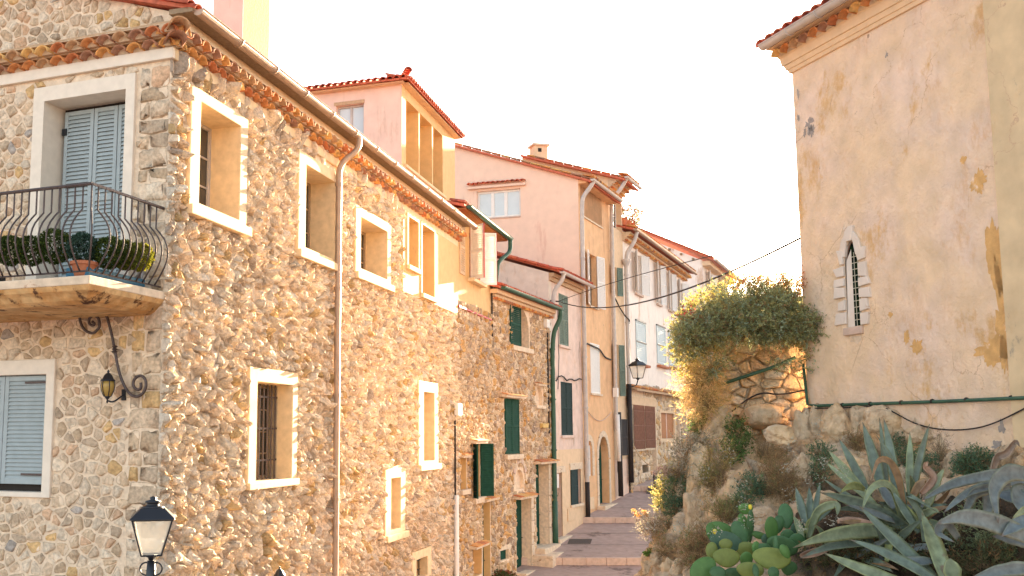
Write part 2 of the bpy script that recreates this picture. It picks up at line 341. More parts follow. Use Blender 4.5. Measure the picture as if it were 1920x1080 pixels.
def rubble(fr, root, inside, rects, u0, u1, z0, z1, sw, sh, gap, proud, pal, m, nparts=300, rough=0., jit=.28, size_key=None, flat=.5, name='stone', stretch=1.0, ck=.22, faceted=False, custom=None):
    rd = random.Random(hash((round(u0*7), round(z0*7), 5)) & 0xffff)
    seeds = []; z = z0
    while z < z1:
        h = sh*rd.uniform(.7, 1.35); u = u0+rd.uniform(0, sw)
        while u < u1:
            wd = sw*rd.choice((.55, .8, 1, 1.2, 1.6)); seeds.append((u+rd.uniform(-jit, jit)*sw*.5, (z+rd.uniform(-jit, jit)*h)*stretch)); u += wd
        z += h
    cl = cells(seeds, max(sw*1.9, sh*stretch*2.2)); st = []
    if custom: seeds = [(sum(p[0] for p in q)/len(q), sum(p[1] for p in q)/len(q)*stretch) for q in custom]; cl = [[(a, b*stretch) for a, b in q] for q in custom]
    for (x, y), poly in zip(seeds, cl):
        y /= stretch; poly = [(a, b/stretch) for a, b in poly]
        if not inside(x, y): continue
        ok = True
        for r in rects:
            if r[0] < x < r[1] and r[2] < y < r[3]: ok = False; break
            ds = [(r[0]-x, 1, 0, r[0]), (x-r[1], -1, 0, -r[1]), (r[2]-y, 0, 1, r[2]), (y-r[3], 0, -1, -r[3])]
            if all(d[0] < sw*2 for d in ds):
                d = max(ds, key=lambda q: q[0]); poly = clip(poly, d[1], d[2], d[3])
        if not ok or len(poly) < 3: continue
        poly = clip(poly, 1, 0, u1); poly = clip(poly, -1, 0, -u0)
        if len(poly) < 3: continue
        ar = abs(sum(poly[i][0]*poly[(i+1) % len(poly)][1]-poly[(i+1) % len(poly)][0]*poly[i][1] for i in range(len(poly))))/2
        if ar < .0022: continue
        cx = sum(p[0] for p in poly)/len(poly); cz = sum(p[1] for p in poly)/len(poly)
        st.append((cx, cz, poly, ar))
    key = size_key or (lambda s: -s[3]/(Vector(fr.W(s[0], s[1])).length_squared))
    vis = lambda s: on_screen(fr.W(s[0], s[1]))
    st.sort(key=lambda s: (0 if vis(s) else 1, key(s)))
    rest = MB(); 
    for k, (cx, cz, poly, ar) in enumerate(st):
        rr = math.sqrt(ar); g = gap*rd.uniform(.7, 1.5); f = max(.45, 1-g/rr)
        pl = chaik([(cx+(a-cx)*f, cz+(b-cz)*f) for a, b in poly], ck)
        if rr > .12: pl = [(a+rd.uniform(-1, 1)*.05*rr, b+rd.uniform(-1, 1)*.05*rr) for a, b in pl]
        n = len(pl); hgt = proud*rd.uniform(.45, 1.25); tu, tz = rd.uniform(-1, 1)*rough, rd.uniform(-1, 1)*rough
        mb = MB() if k < nparts else rest
        c = rd.choices([p[1] for p in pal], [p[0] for p in pal])[0]; v = rd.uniform(.82, 1.15); mb.cc = (c[0]*v, c[1]*v, c[2]*v)
        vs_ = []
        for s_, o_ in (((1.0, -.012), (.94, hgt*.40), (.80, hgt*.80), (flat, hgt)) if faceted else ((1.0, -.02), (.97, hgt*.45), (.84, hgt*.85), (flat, hgt))):
            for a, b in pl:
                oo = o_+(rd.uniform(-.3, .3)*hgt*(rough > 0)+(a-cx)*tu+(b-cz)*tz if o_ > hgt*.5 else 0)
                q = s_*(1+rd.uniform(-.06, .06)*(o_ > 0)); vs_.append(fr.W(cx+(a-cx)*q, cz+(b-cz)*q, max(oo, -.02)))
        vs_.append(fr.W(cx, cz, hgt*(1+rough*.4)))
        fs = [(i*n+j, i*n+(j+1) % n, (i+1)*n+(j+1) % n, (i+1)*n+j) for i in range(3) for j in range(n)]+[(3*n+j, 3*n+(j+1) % n, 4*n) for j in range(n)]
        mb.add(vs_, fs)
        if k < nparts: mb.build(name, m, root, smooth=not faceted)
    if rest.v: rest.build('rubble_stones', m, root, smooth=not faceted, kind='stuff')
def on_screen(p):
    y = p[1]*cp+p[2]*sp
    if y < .5: return False
    x = PX+F*p[0]/y; yy = PY-F*(-p[1]*sp+p[2]*cp)/y
    return -20 < x < 1940 and -20 < yy < 1100
PAL_A1 = [(3, (.62, .47, .33)), (3, (.58, .43, .29)), (1.0, (.62, .41, .20)), (1.6, (.50, .38, .27)), (.4, (.44, .38, .33)), (2.4, (.69, .56, .42)), (1, (.60, .40, .26))]
PAL_A2 = [(4, (.82, .66, .49)), (3, (.78, .60, .43)), (.6, (.66, .46, .24)), (.6, (.58, .46, .36)), (2, (.77, .66, .53))]
PAL_C = [(3, (.58, .43, .28)), (2, (.52, .37, .24)), (1.2, (.58, .35, .15)), (1.3, (.42, .32, .24)), (1.6, (.64, .51, .37))]

# ------------------------------------------------------------------ building parts
def surround(fr, root, outer, inner, o=.05, depth=.4, m=None, name='window_surround'):
    b = MB(); W = fr.W; q = rect(outer); p = rect(inner)
    vs_ = [W(u, z, o) for u, z in q]+[W(u, z, o) for u, z in p]+[W(u, z, -.03) for u, z in q]+[W(u, z, -depth) for u, z in p]
    fs = [(i, (i+1) % 4, 4+(i+1) % 4, 4+i) for i in range(4)]+[(8+i, 8+(i+1) % 4, (i+1) % 4, i) for i in range(4)]+[(4+i, 4+(i+1) % 4, 12+(i+1) % 4, 12+i) for i in range(4)]
    b.add(vs_, fs); return b.build(name, m or M['trim'], root, bevel=.012)
def sill(fr, root, u0, u1, z0, z1, o0, o1, m=None, name='sill'):
    b = MB(); b.box(fr, u0, u1, z0, z1, o0, o1); return b.build(name, m or M['trim'], root, bevel=.012)
def casement(fr, root, r, o, m, pane='glass', nu=2, nz=3, fw=.055, bar=.025):
    u0, u1, z0, z1 = r; b = MB(); t = .05
    b.box(fr, u0, u0+fw, z0, z1, o, o+t); b.box(fr, u1-fw, u1, z0, z1, o, o+t)
    b.box(fr, u0+fw, u1-fw, z0, z0+fw, o, o+t); b.box(fr, u0+fw, u1-fw, z1-fw, z1, o, o+t)
    iu = (u1-u0-2*fw)/nu; iz = (z1-z0-2*fw)/nz
    for k in range(1, nu): b.box(fr, u0+fw+iu*k-bar*1.4, u0+fw+iu*k+bar*1.4, z0+fw, z1-fw, o+.002, o+t-.003)
    for j in range(1, nz): b.box(fr, u0+fw, u1-fw, z0+fw+iz*j-bar/2, z0+fw+iz*j+bar/2, o+.004, o+t-.012)
    f = b.build('window_frame', m, root, bevel=.004)
    for k in range(nu):
        for j in range(nz):
            g = MB(); a0 = u0+fw+iu*k; c0 = z0+fw+iz*j; g.box(fr, a0+.003, a0+iu-.003, c0+.003, c0+iz-.003, o+.01, o+.016); g.build('pane', M[pane], f)
    return f
def louvre(fr, root, w_, z0, z1, m, th=.04, slat=.062, rails=1, st=.055, o=0, solid_lo=0, name='shutter', edge=None):
    """one shutter leaf on frame fr (u 0..w_), returned as a part with its slats joined"""
    b = MB(); b.box(fr, 0, st, z0, z1, o, o+th); b.box(fr, w_-st, w_, z0, z1, o, o+th)
    zs = [z0]+[z0+(z1-z0)*(k/(rails+1)) for k in range(1, rails+1)]+[z1]
    for i, zz in enumerate(zs):
        a = zz if i == 0 else (zz-st if i == len(zs)-1 else zz-st/2); b.box(fr, st, w_-st, a, a+st*(1.0), o+.001, o+th-.001)
    leaf = b.build(name, m, root, bevel=.004)
    sb = MB(); W = fr.W
    for i in range(len(zs)-1):
        a = zs[i]+st*(1 if i == 0 else .5); e = zs[i+1]-st*(1 if i == len(zs)-2 else .5); n = max(2, int((e-a)/slat)); dz = (e-a)/n
        for k in range(n):
            z = a+dz*k; t = .009
            sb.add([W(st, z, o+th-.004), W(w_-st, z, o+th-.004), W(w_-st, z+dz*.95, o+.006), W(st, z+dz*.95, o+.006),
                    W(st, z+t, o+th-.004), W(w_-st, z+t, o+th-.004), W(w_-st, z+dz*.95+t, o+.006), W(st, z+dz*.95+t, o+.006)],
                   [(0, 3, 2, 1), (4, 5, 6, 7), (0, 1, 5, 4), (2, 3, 7, 6)])
    sb.build('slats', m, leaf, kind='stuff')
    if edge:
        e_ = MB(); e_.box(fr, w_, w_+.012, z0, z1, o, o+th); e_.box(fr, -.012, 0, z0, z1, o, o+th); e_.build('painted_edge', edge, leaf)
    return leaf
def tile_mesh(nm, r=.095, L=.42, t=.016, taper=.8, seg=7, mouth=True):
    """barrel tile: local x across, -y outwards (its mouth), z up"""
    vs_ = []; n = seg
    for (y, k) in ((-L/2, 1.0), (L/2, taper)):
        for rr in (r*k, (r-t)*k):
            for i in range(n+1):
                a = math.pi*i/n; vs_.append((math.cos(a)*rr, y, math.sin(a)*rr*.85))
    m_ = n+1; fs = []
    for i in range(n):
        fs += [(i, i+1, 2*m_+i+1, 2*m_+i), (m_+i, 3*m_+i, 3*m_+i+1, m_+i+1), (i, m_+i, m_+i+1, i+1), (2*m_+i, 2*m_+i+1, 3*m_+i+1, 3*m_+i)]
    fs += [(0, 2*m_, 3*m_, m_), (n, m_+n, 3*m_+n, 2*m_+n)]
    me = bpy.data.meshes.new(nm); me.from_pydata(vs_, [], fs); me.polygons.foreach_set('use_smooth', [i % 4 < 2 for i in range(len(fs))])
    return me
TCOL = [(.56, .21, .07), (.64, .29, .09), (.50, .16, .06), (.48, .26, .13), (.68, .38, .13), (.36, .17, .10)]
RCOL = [(.50, .10, .055), (.46, .09, .05), (.55, .14, .07), (.40, .10, .06)]
def tinted(base, cols, nm):
    out = []
    for c in cols:
        me = base.copy(); me.name = nm; a = me.color_attributes.new('col', 'FLOAT_COLOR', 'POINT')
        a.data.foreach_set('color', np.tile(np.array((*c, 1), dtype=np.float32), len(me.vertices))); me.materials.append(M['tile']); out.append(me)
    return out
TILE = tinted(tile_mesh('genoise_tile', .098, .34, .016, .95), TCOL, 'genoise_tile')
RTILE = tinted(tile_mesh('roof_tile', .105, .46, .018, .86), RCOL, 'roof_tile')
RTILE2 = tinted(tile_mesh('roof_tile', .105, .46, .018, .86), TCOL, 'roof_tile')
def put_tile(me, root, p, ang, tilt=0, name='tile', s=1, roll=0):
    o = bpy.data.objects.new(name, me); C_.objects.link(o); o.parent = root
    o.location = Vector(p)-off_of(root); o.rotation_euler = (tilt, roll, ang); o.scale = (s, s, s); return o
def tile_row(fr, root, u0, u1, z, o, step=.2, meshes=None, tilt=0, name='tile', s=1, jig=.006):
    n = int(round((u1-u0)/step)); step = (u1-u0)/max(n, 1)
    for k in range(n):
        put_tile(random.choice(meshes or TILE), root, fr.W(u0+step*(k+.5)+random.uniform(-jig, jig), z+random.uniform(-jig, jig), o+random.uniform(-jig, jig)), fr.ang, abs(tilt)+random.uniform(-.03, .03), name, s)
def genoise(fr, root, u0, u1, z, rows=2, step=.2, h=.15, adv=.13, e0=0, e1=0, o=0, s=1):
    """corbelled eaves: rows of barrel tiles bedded in mortar, each row further out"""
    b = MB()
    for k in range(rows):
        oo = o+adv*(k+1); zz = z+h*k; a0 = u0-e0*(k+1)*adv; a1 = u1+e1*(k+1)*adv
        tile_row(fr, root, a0, a1, zz-.004, oo-.15*s, step, s=s)
        b.box(fr, a0, a1, zz+.088*s, zz+h-.002, o-.05, oo-.02)
        b.box(fr, a0+.001, a1-.001, zz, zz+.088*s, o-.05, oo-.10)
    b.build('mortar_bed', M['bed'], root)
    return o+adv*rows, z+h*rows
def gutter(fr, root, u0, u1, z, o, r=.075, m=None, joints=1.6, name='gutter'):
    b = MB(); n = 8; W = fr.W; vs_ = []
    for u in (u0, u1):
        for rr in (r, r-.008):
            for i in range(n+1):
                a = math.pi+math.pi*i/n; vs_.append(W(u, z+math.sin(a)*rr, o+math.cos(a)*rr))
    k = n+1; fs = []
    for i in range(n): fs += [(i, 2*k+i, 2*k+i+1, i+1), (k+i, k+i+1, 3*k+i+1, 3*k+i)]
    fs += [(0, k, 3*k, 2*k), (n, 2*k+n, 3*k+n, k+n)]
    fs += [tuple(range(k)), tuple(range(2*k, 3*k))]
    b.add(vs_, fs); g = b.build(name, m or M['zinc'], root, smooth=False)
    c = MB(); c.tube([W(u0, z, o+r), W(u1, z, o+r)], .012, 5); c.build('rolled_rim', m or M['zinc'], g)
    if joints:
        u = u0+joints
        while u < u1:
            j = MB(); pts = [W(u, z+math.sin(math.pi+math.pi*i/n)*(r+.006), o+math.cos(math.pi+math.pi*i/n)*(r+.006)) for i in range(n+1)]; j.tube(pts, .012, 4); j.build('gutter_bracket', m or M['zinc'], g); u += joints
    return g
def pipe(root, pts, r, m, name='downpipe', collars=(), n=8, smooth=True, **k):
    b = MB(); b.tube(smooth_path(pts, 3) if smooth and len(pts) > 2 else pts, r, n); o = b.build(name, m, root, smooth=True, **k)
    for c in collars:
        q = MB(); q.tube([(c[0], c[1], c[2]-.03), (c[0], c[1], c[2]+.03)], r*1.25, n); q.build('pipe_collar', m, o if root is not None else o)
    return o
def smooth_path(pts, it=2):
    pts = [Vector(p) for p in pts]
    for _ in range(it):
        q = [pts[0]]
        for i in range(len(pts)-1):
            a, b = pts[i], pts[i+1]; d = (b-a).length; t = min(.25, .12/max(d, 1e-6)) if _ == 0 else .25
            q += [a.lerp(b, t), a.lerp(b, 1-t)]
        q.append(pts[-1]); pts = q
    return pts
def core(root, fr, u0, u1, zb, zt, depth, gd=None, o=-.55, m='dark', name='body'):
    """the solid body of a house behind its street front"""
    back = Vector(gd) if gd is not None else fr.n
    a = fr.p+fr.d*u0+fr.n*o; c = fr.p+fr.d*u1+fr.n*o; d = c-back*depth; e = a-back*depth
    b = MB(); b.extr([(a.x, a.y), (c.x, c.y), (d.x, d.y), (e.x, e.y)], zb, zt); return b.build(name, M[m], root)
def ringwall(fr, root, u0, u1, zb, zt, holes, m, depth=.32, name='front_wall', top=None, ends=True):
    outer = [(u0, zb), (u1, zb)]+(top if top else [(u1, zt), (u0, zt)])
    b = MB(); b.wall(fr, outer, holes, 0, depth)
    if ends == 'R' or ends is True:
        zr = top[0][1] if top else zt; zl = top[-1][1] if top else zt
        W = fr.W; b.add([W(u1, zb, 0), W(u1, zb, -.6), W(u1, zr, -.6), W(u1, zr, 0)], [(0, 1, 2, 3)])
        if ends is True: b.add([W(u0, zb, 0), W(u0, zb, -.6), W(u0, zl, -.6), W(u0, zl, 0)], [(0, 3, 2, 1)])
    return b.build(name, M[m], root)
def bars(fr, root, r, o, nb, nh, m, rad=.012, name='window_bars'):
    b = MB(); u0, u1, z0, z1 = r
    for k in range(nb): u = u0+(u1-u0)*(k+.5)/nb; b.tube([fr.W(u, z0, o), fr.W(u, z1, o)], rad, 5)
    for k in range(nh): z = z0+(z1-z0)*(k+.6)/nh; b.box(fr, u0, u1, z-.015, z+.015, o-.004, o+.004)
    return b.build(name, m, root)
def door(fr, root, r, o, m, hinge_panels=3):
    u0, u1, z0, z1 = r; b = MB(); b.box(fr, u0, u1, z0, z1, o-.04, o)
    for k in range(hinge_panels):
        za = z0+.12+(z1-z0-.16)*k/hinge_panels; zb_ = z0+(z1-z0-.16)*(k+1)/hinge_panels; b.box(fr, u0+.09, u1-.09, za, zb_, o, o+.015)
    d = b.build('door', m, root, bevel=.004); h = MB(); h.tube([fr.W(u1-.06, z0+1.0, o+.02), fr.W(u1-.06, z0+1.0, o+.06), fr.W(u1-.15, z0+1.0, o+.06)], .01, 5); h.build('door_handle', M['iron'], d); return d

# ------------------------------------------------------------------ street
def zs(Y):
    P = [(-6, -6.6), (12, -6.0), (24, -5.15), (29.4, -4.75), (33.5, -4.36), (33.5001, -4.12), (39.0, -3.47), (39.0001, -3.26), (45.2, -2.62), (45.2001, -2.38), (57, -1.75), (75, -1.2), (120, 0), (400, 3)]
    for i in range(len(P)-1):
        if Y <= P[i+1][0]: a, b = P[i], P[i+1]; return a[1]+(b[1]-a[1])*(Y-a[0])/(b[0]-a[0])
    return P[-1][1]
PROF = [(-6, -6.6), (12, -6.0), (24, -5.15), (29.4, -4.75), (33.5, -4.36), (33.5, -4.12), (39.0, -3.47), (39.0, -3.26), (45.2, -2.62), (45.2, -2.38), (57, -1.75), (75, -1.2), (120, 0), (400, 3)]
b = MB()
for i in range(len(PROF)-1):
    (y0, z0), (y1, z1) = PROF[i], PROF[i+1]; xs = [-400, -40, -10, 0, 10, 20, 40, 400]
    for k in range(len(xs)-1): b.add([(xs[k], y0, z0), (xs[k+1], y0, z0), (xs[k+1], y1, z1), (xs[k], y1, z1)], [(0, 1, 2, 3)])
b.add([(-400, -6, -6.6), (400, -6, -6.6), (400, -400, -6.6), (-400, -400, -6.6)], [(0, 1, 2, 3)])
street = b.build('street', M['street'], None, kind='structure', label='stepped street of pinkish grey paving climbing between the houses')
for (ya, yb, n) in ((29.4, 33.2, 2), (33.5, 39.0, 3), (39.0, 45.2, 3), (45.2, 57, 5)):
    for k in range(1, n):
        y = ya+(yb-ya)*k/n; z0, z1 = zs(y), zs(y+.05); j = MB(); j.add([(-2, y, z0+.004), (16, y, z0+.004), (16, y+.05, z1+.004), (-2, y+.05, z1+.004)], [(0, 1, 2, 3)]); j.build('paving_joint', M['manhole'], street)
WF = Fr((0, 0), (1, 0))
for (Y, zl, zh, xa, xb, L) in ((33.5, -4.36, -4.12, 3.3, 8.3, .78), (39.0, -3.47, -3.26, 6.2, 10.5, .8), (45.2, -2.62, -2.38, 9.4, 13.2, .8)):
    x = xa; f = Fr((0, Y), (1, 0))
    while x < xb:
        l = L*random.uniform(.85, 1.15); e = MB(); e.box(f, x+.008, x+l-.008, zl+.0, zh+.012, -.32, .03+random.uniform(0, .012)); e.build('edge_stone', M['edge'], street, bevel=.012); x += l

# ------------------------------------------------------------------ HOUSE A : corner house of rubble stone
root = thing('stone_house', (A0.x, A0.y, -5.8), 'large golden rubble stone corner house with two rows of scalloped eave tiles, at the left', 'house')
HA = root
fw_o = (A1.uv(62, 300)[0], A1.uv(252, 300)[0], 1.95, A1.uv(157, 154)[1])
fw_i = (A1.uv(82, 300)[0], A1.uv(235, 300)[0], 1.95, A1.uv(157, 181)[1])
lw_o = (-3.5, A1.uv(102, 800)[0], A1.uv(50, 932)[1], A1.uv(50, 675)[1])
lw_i = (-3.36, A1.uv(86, 800)[0], A1.uv(50, 922)[1], A1.uv(50, 703)[1])
c5, c6 = 5.08, 5.24
h1 = [rect(fw_i, .01), rect(lw_i, .01)]
ringwall(A1, root, -8, 0, -6, 5.5, h1, 'mortar', .5, 'side_wall', ends=False)
# upper gable part above the tile course
b = MB(); b.prism(A1, [(-8, 5.5), (0, 5.5), (0, 5.76), (-8, 8.4)], -.3, -.001); b.build('gable_wall', M['mortar'], root)
surround(A1, root, fw_o, fw_i, .045, .42, M['trim_pale']); surround(A1, root, lw_o, lw_i, .045, .14, M['trim_pale'])
# french window shutters (three leaves seen)
sh = A1.shift(0, -.36); ul = A1.uv(120, 350, -.36)[0]; ls = [(ul, A1.uv(174, 350, -.36)[0]), (A1.uv(175.5, 350, -.36)[0], A1.uv(219, 350, -.36)[0]), (A1.uv(220.5, 350, -.36)[0], A1.uv(262, 350, -.36)[0])]
zt = A1.uv(180, 205, -.36)[1]
for a, c in ls: louvre(A1.shift(a, -.36), root, c-a, 1.98, zt, M['blue'], slat=.058, rails=1, st=.06)
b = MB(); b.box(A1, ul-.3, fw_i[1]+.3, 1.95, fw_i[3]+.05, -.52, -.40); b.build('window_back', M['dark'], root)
for z in (zt-.35, 2.55):
    b = MB(); b.box(A1, ul-.03, ul+.05, z, z+.1, -.33, -.30); b.build('hinge', M['black'], root)
# lower window shutters
a = A1.uv(10, 800, -.08)[0]; c = lw_i[1]-.01
louvre(A1.shift(a, -.08), root, c-a, lw_i[2]+.1, lw_i[3]-.01, M['blue'], slat=.056, rails=0, st=.07)
louvre(A1.shift(2*a-c-.01, -.08), root, c-a, lw_i[2]+.1, lw_i[3]-.01, M['blue'], slat=.056, rails=0, st=.07)
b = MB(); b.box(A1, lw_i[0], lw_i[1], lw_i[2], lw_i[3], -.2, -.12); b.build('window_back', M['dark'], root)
for z in (lw_i[3]-.12, lw_i[2]+.22):
    b = MB(); b.box(A1, c-.42, c-.0, z, z+.03, -.04, -.028); b.box(A1, c-.05, c-.01, z-.1, z+.16, -.04, -.026); b.build('hinge', M['iron'], root)
# ---- A2 street face
W1o = A2.R(348, 457, 190, 413); W1i = A2.R(367, 443, 213, 398)
W2o = A2.R(553, 628, 302, 488); W2i = A2.R(567, 622, 325, 476)
W3o = A2.R(661, 728, 402, 527); W3i = A2.R(671, 721, 421, 514)
W4a = A2.R(761, 780, 412, 503); W4b = A2.R(787, 810, 428, 556)
W5o = A2.R(459, 551, 693, 908); W5i = A2.R(474, 541, 719, 900)
W6o = A2.R(780, 817, 716, 874); W6i = A2.R(790, 810, 736, 864)
W7o = A2.R(717, 755, 878, 1004); W7i = A2.R(728, 746, 896, 992)
W8o = A2.R(768, 804, 1030, 1085); W8i = A2.R(776, 797, 1046, 1082)
PAN = (A2.uv(752, 480)[0], A_len-.02, A2.uv(800, 566)[1], 5.3)
wins = [W1i, W2i, W3i, W4a, W4b, W5i, W6i, W7i, W8i]
ringwall(A2, root, 0, A_len, -6, 5.7, [rect(r, .01) for r in wins], 'mortar', .6, 'front_wall', ends=False)
for o_, i_ in ((W1o, W1i), (W2o, W2i), (W3o, W3i), (W5o, W5i), (W6o, W6i), (W7o, W7i), (W8o, W8i)):
    surround(A2, root, o_, i_, .07, .5)
    if o_ is not W5o and o_ is not W8o: sill(A2, root, o_[0]-.04, o_[1]+.05, o_[2]-.09, o_[2]+.05, -.0, .15)
sill(A2, root, W5o[0]-.02, W5o[1]+.02, W5o[2]-.05, W5o[2]+.06, 0, .12)
# plastered panel with two narrow windows
b = MB(); b.wall(A2, rect(PAN), [rect(W4a), rect(W4b)], .05, .5); b.box(A2, PAN[0], PAN[1], PAN[2], PAN[2]+.003, 0, .049); b.box(A2, PAN[0], PAN[0]+.003, PAN[2], PAN[3], 0, .049); b.build('plaster_panel', M['gold'], root)
for r, k in ((W4a, .1), (W4b, .08)): sill(A2, root, r[0]-.12, r[1]+.1, r[2]-.1, r[2]+.01, .05, .14)
b = MB(); 
for r in (W4a, W4b): b.box(A2, r[0]-.09, r[0], r[2], r[3]+.08, .05, .075); b.box(A2, r[1], r[1]+.07, r[2], r[3]+.08, .05, .075); b.box(A2, r[0], r[1], r[3], r[3]+.08, .05, .075)
b.build('window_surround', M['trim'], root)
# casements deep in the reveals
for r in (W1i, W2i, W3i, W4a, W4b, W6i, W7i, W8i): casement(A2, root, r, -.49, M['wood'] if r is not W1i else M['greyp'], 'glass', 1 if r[1]-r[0] < .9 else 2, 3)
casement(A2, root, W5i, -.40, M['wood'], 'glass', 3, 4)
bars(A2, root, W5i, -.22, 9, 3, M['iron'], .016); bars(A2, root, W8i, -.12, 4, 2, M['black'], .016)
# plaster band, genoise, plaster strip, gutter
b = MB(); b.box(A1, -8, .06, c5, c6, 0, .06); b.build('cornice_band', M['trim_pale'], root, bevel=.01)
b = MB(); b.box(A2, 0, A_len, c5, c6, 0, .058); b.build('cornice_band', M['trim'], root, bevel=.01)
genoise(A1, root, -8, .0, c6+.006, 2, .265, .122, .14, 0, 1, 0, 1.22)
go, gz = genoise(A2, root, 0.02, A_len+.1, c6+.006, 2, .275, .122, .14, 1, 0, 0, 1.22)
# hips of tiles at the corner of the two courses
for k in (0, 1):
    q = A0.xy+(A1.n+A2.n).normalized()*(.13*(k+1)*1.3-.05); put_tile(random.choice(TILE), root, (q.x, q.y, c6+.02+.122*k), (A1.ang+A2.ang)/2, 0, s=1.4)
b = MB()  # sloping mortar fillet from the tiles back to the wall
b.prism(Fr(A1.p, A1.d), [(-8, gz), (.27, gz), (.27, gz+.02), (-8, gz+.02)], 0, go-.02); b.build('mortar_bed', M['tile_bed'], root)
b = MB(); W = A2.W; b.hexa([W(0, gz, 0), W(A_len, gz, 0), W(A_len, gz, go-.04), W(0, gz, go-.04), W(0, gz+.26, 0), W(A_len, gz+.26, 0), W(A_len, gz+.18, .16), W(0, gz+.18, .16)]); b.build('eaves_strip', M['cream'], root)
GZ = 5.72
gutter(A2, root, -.05, A_len+.55, GZ, .42, .085, M['zinc'], 1.15)
b = MB(); b.box(A2, -.1, A_len+.3, GZ-.04, GZ+.03, .0, .36); b.build('eaves_board', M['wood'], root)
tile_row(A2, root, -.1, A_len+.4, GZ+.06, .18, .2, RTILE, R_(-14), 'roof_tile')
W = A2.W
b = MB(); b.slab([W(-.1, GZ+.06, .3), W(A_len+.3, GZ+.06, .3), W(A_len+.3, GZ+2.1, -7), W(-.1, GZ+2.1, -7)], .06); b.build('roof', M['roof_red'], root)
# verge tiles climbing the gable
for k in range(9):
    t = k*.36; q = A1.W(.1-t, GZ+.12+t*.33, .04); o = put_tile(random.choice(RTILE), root, q, A1.ang+R_(90), R_(16.5), 'verge_tile', 1.0)
core(root, A2, .62, A_len, -6, 5.6, 7, A1.d, -.62)
# chimney stack
cf = Fr(at(455, 60, 16.6).xy, vpdir(-4700, True)); cu = cf.uv(400, 50)[0]; cg = Fr(cf.p, vpdir(1384)); cw = cg.uv(505, 50)[0]
b = MB(); b.extr([cf.W(cu, 0)[:2], cf.W(0, 0)[:2], cg.W(cw, 0)[:2], (Vector(cg.W(cw, 0)[:2])+cf.d*cu)[:]], GZ-.2, 8.6)
ch = b.build('chimney', mat('ochre_chimney_render', (.42, .20, .09), var=.12, scale=3, bump=.3), root)
b = MB(); b.box(cf, cu-.003, .003, GZ-.2, 8.6, 0, .012); b.build('pink_render', M['pink_pale'], ch)
# downpipe with swan neck
u = A2.uv(631, 700, .12)[0]; g_ = A2.uv(673, 262, .44)[0]
pipe(root, [A2.W(g_, GZ-.05, .44), A2.W(g_, GZ-.3, .44), A2.W(u, A2.uv(632, 305, .12)[1], .13), A2.W(u, 4.6, .13), A2.W(u, -6, .13)], .06, M['zinc'], collars=[A2.W(u, z, .13) for z in (4.7, 2.7, .7, -1.2, -3.)])
# rubble skins
fr_in = [fw_o, lw_o]
def in1(u, z): return u > -4.6 and not (u > -.5 and z < c5) and (c6+.30 < z < 5.68-.33*u or -2.6 < z < c5)
rubble(A1, root, in1, [rect_ for rect_ in fr_in]+[(-9, .4, c5, c6+.28)], -4.6, .02, -2.6, 7.6, .215, .135, .027, .024, PAL_A1, M['stone'], 150, .25, flat=.68, jit=.40, stretch=1.12, ck=.15)
qs = []; z = -2.6; rq = random.Random(4); k = 0
while z < c5-.12:  # squared corner stones laid in courses, long and short by turns
    h = min(rq.uniform(.17, .31), c5-z); x = -.50; L0 = .18 if k % 2 else 0
    cuts = [-.5, -.5+L0, .0] if L0 else [-.5, 0]
    if rq.random() < .3 and not L0: cuts = [-.5, -.27, 0]
    for a, e in zip(cuts[:-1], cuts[1:]):
        d = lambda: rq.uniform(-.016, .016)
        qs.append([(a+.004+d(), z+d()), ((a+e)/2, z+d()), (e-.004+(d() if e < 0 else 0), z+d()), (e-.004+(d() if e < 0 else 0), z+h+d()), ((a+e)/2, z+h+d()), (a+.004+d(), z+h+d())])
    z += h; k += 1
rubble(A1, root, lambda u, z: True, [], -.52, .015, -2.6, c5, 9, 9, .014, .014, PAL_A1, M['stone'], 70, .15, flat=.84, ck=.12, custom=qs)
excl = [W1o, W2o, W3o, W5o, W6o, W7o, W8o, (PAN[0], PAN[1]+1, PAN[2], PAN[3]+1)]
rubble(A2, root, lambda u, z: z < c5 and z > -2.4-u*.12, excl, -.02, A_len, -4.3, c5, .21, .135, .007, .058, PAL_A2, M['stone_rough'], 150, .8, flat=.45, jit=.45, faceted=True, ck=.2)
# corner quoins wrap: cable and box low on the wall
b = MB(); q = A2.R(853, 860, 757, 779, .1); b.box(A2, q[0], q[1], q[2], q[3], .08, .2); b.build('junction_box', M['white'], root, bevel=.01)
uu = A2.uv(852, 850, .1)[0]; b = MB(); b.tube([A2.W(uu, A2.uv(852, 779, .1)[1], .12), A2.W(uu, A2.uv(852, 928, .1)[1], .12)], .03, 6); b.build('wall_cable', M['cable'], root)
uu = A2.uv(855, 1000, .12)[0]; b = MB(); b.tube([A2.W(uu, A2.uv(855, 928, .12)[1], .13), A2.W(uu, -5.4, .13)], .065, 8); b.build('cable_duct', M['white'], root, smooth=True)

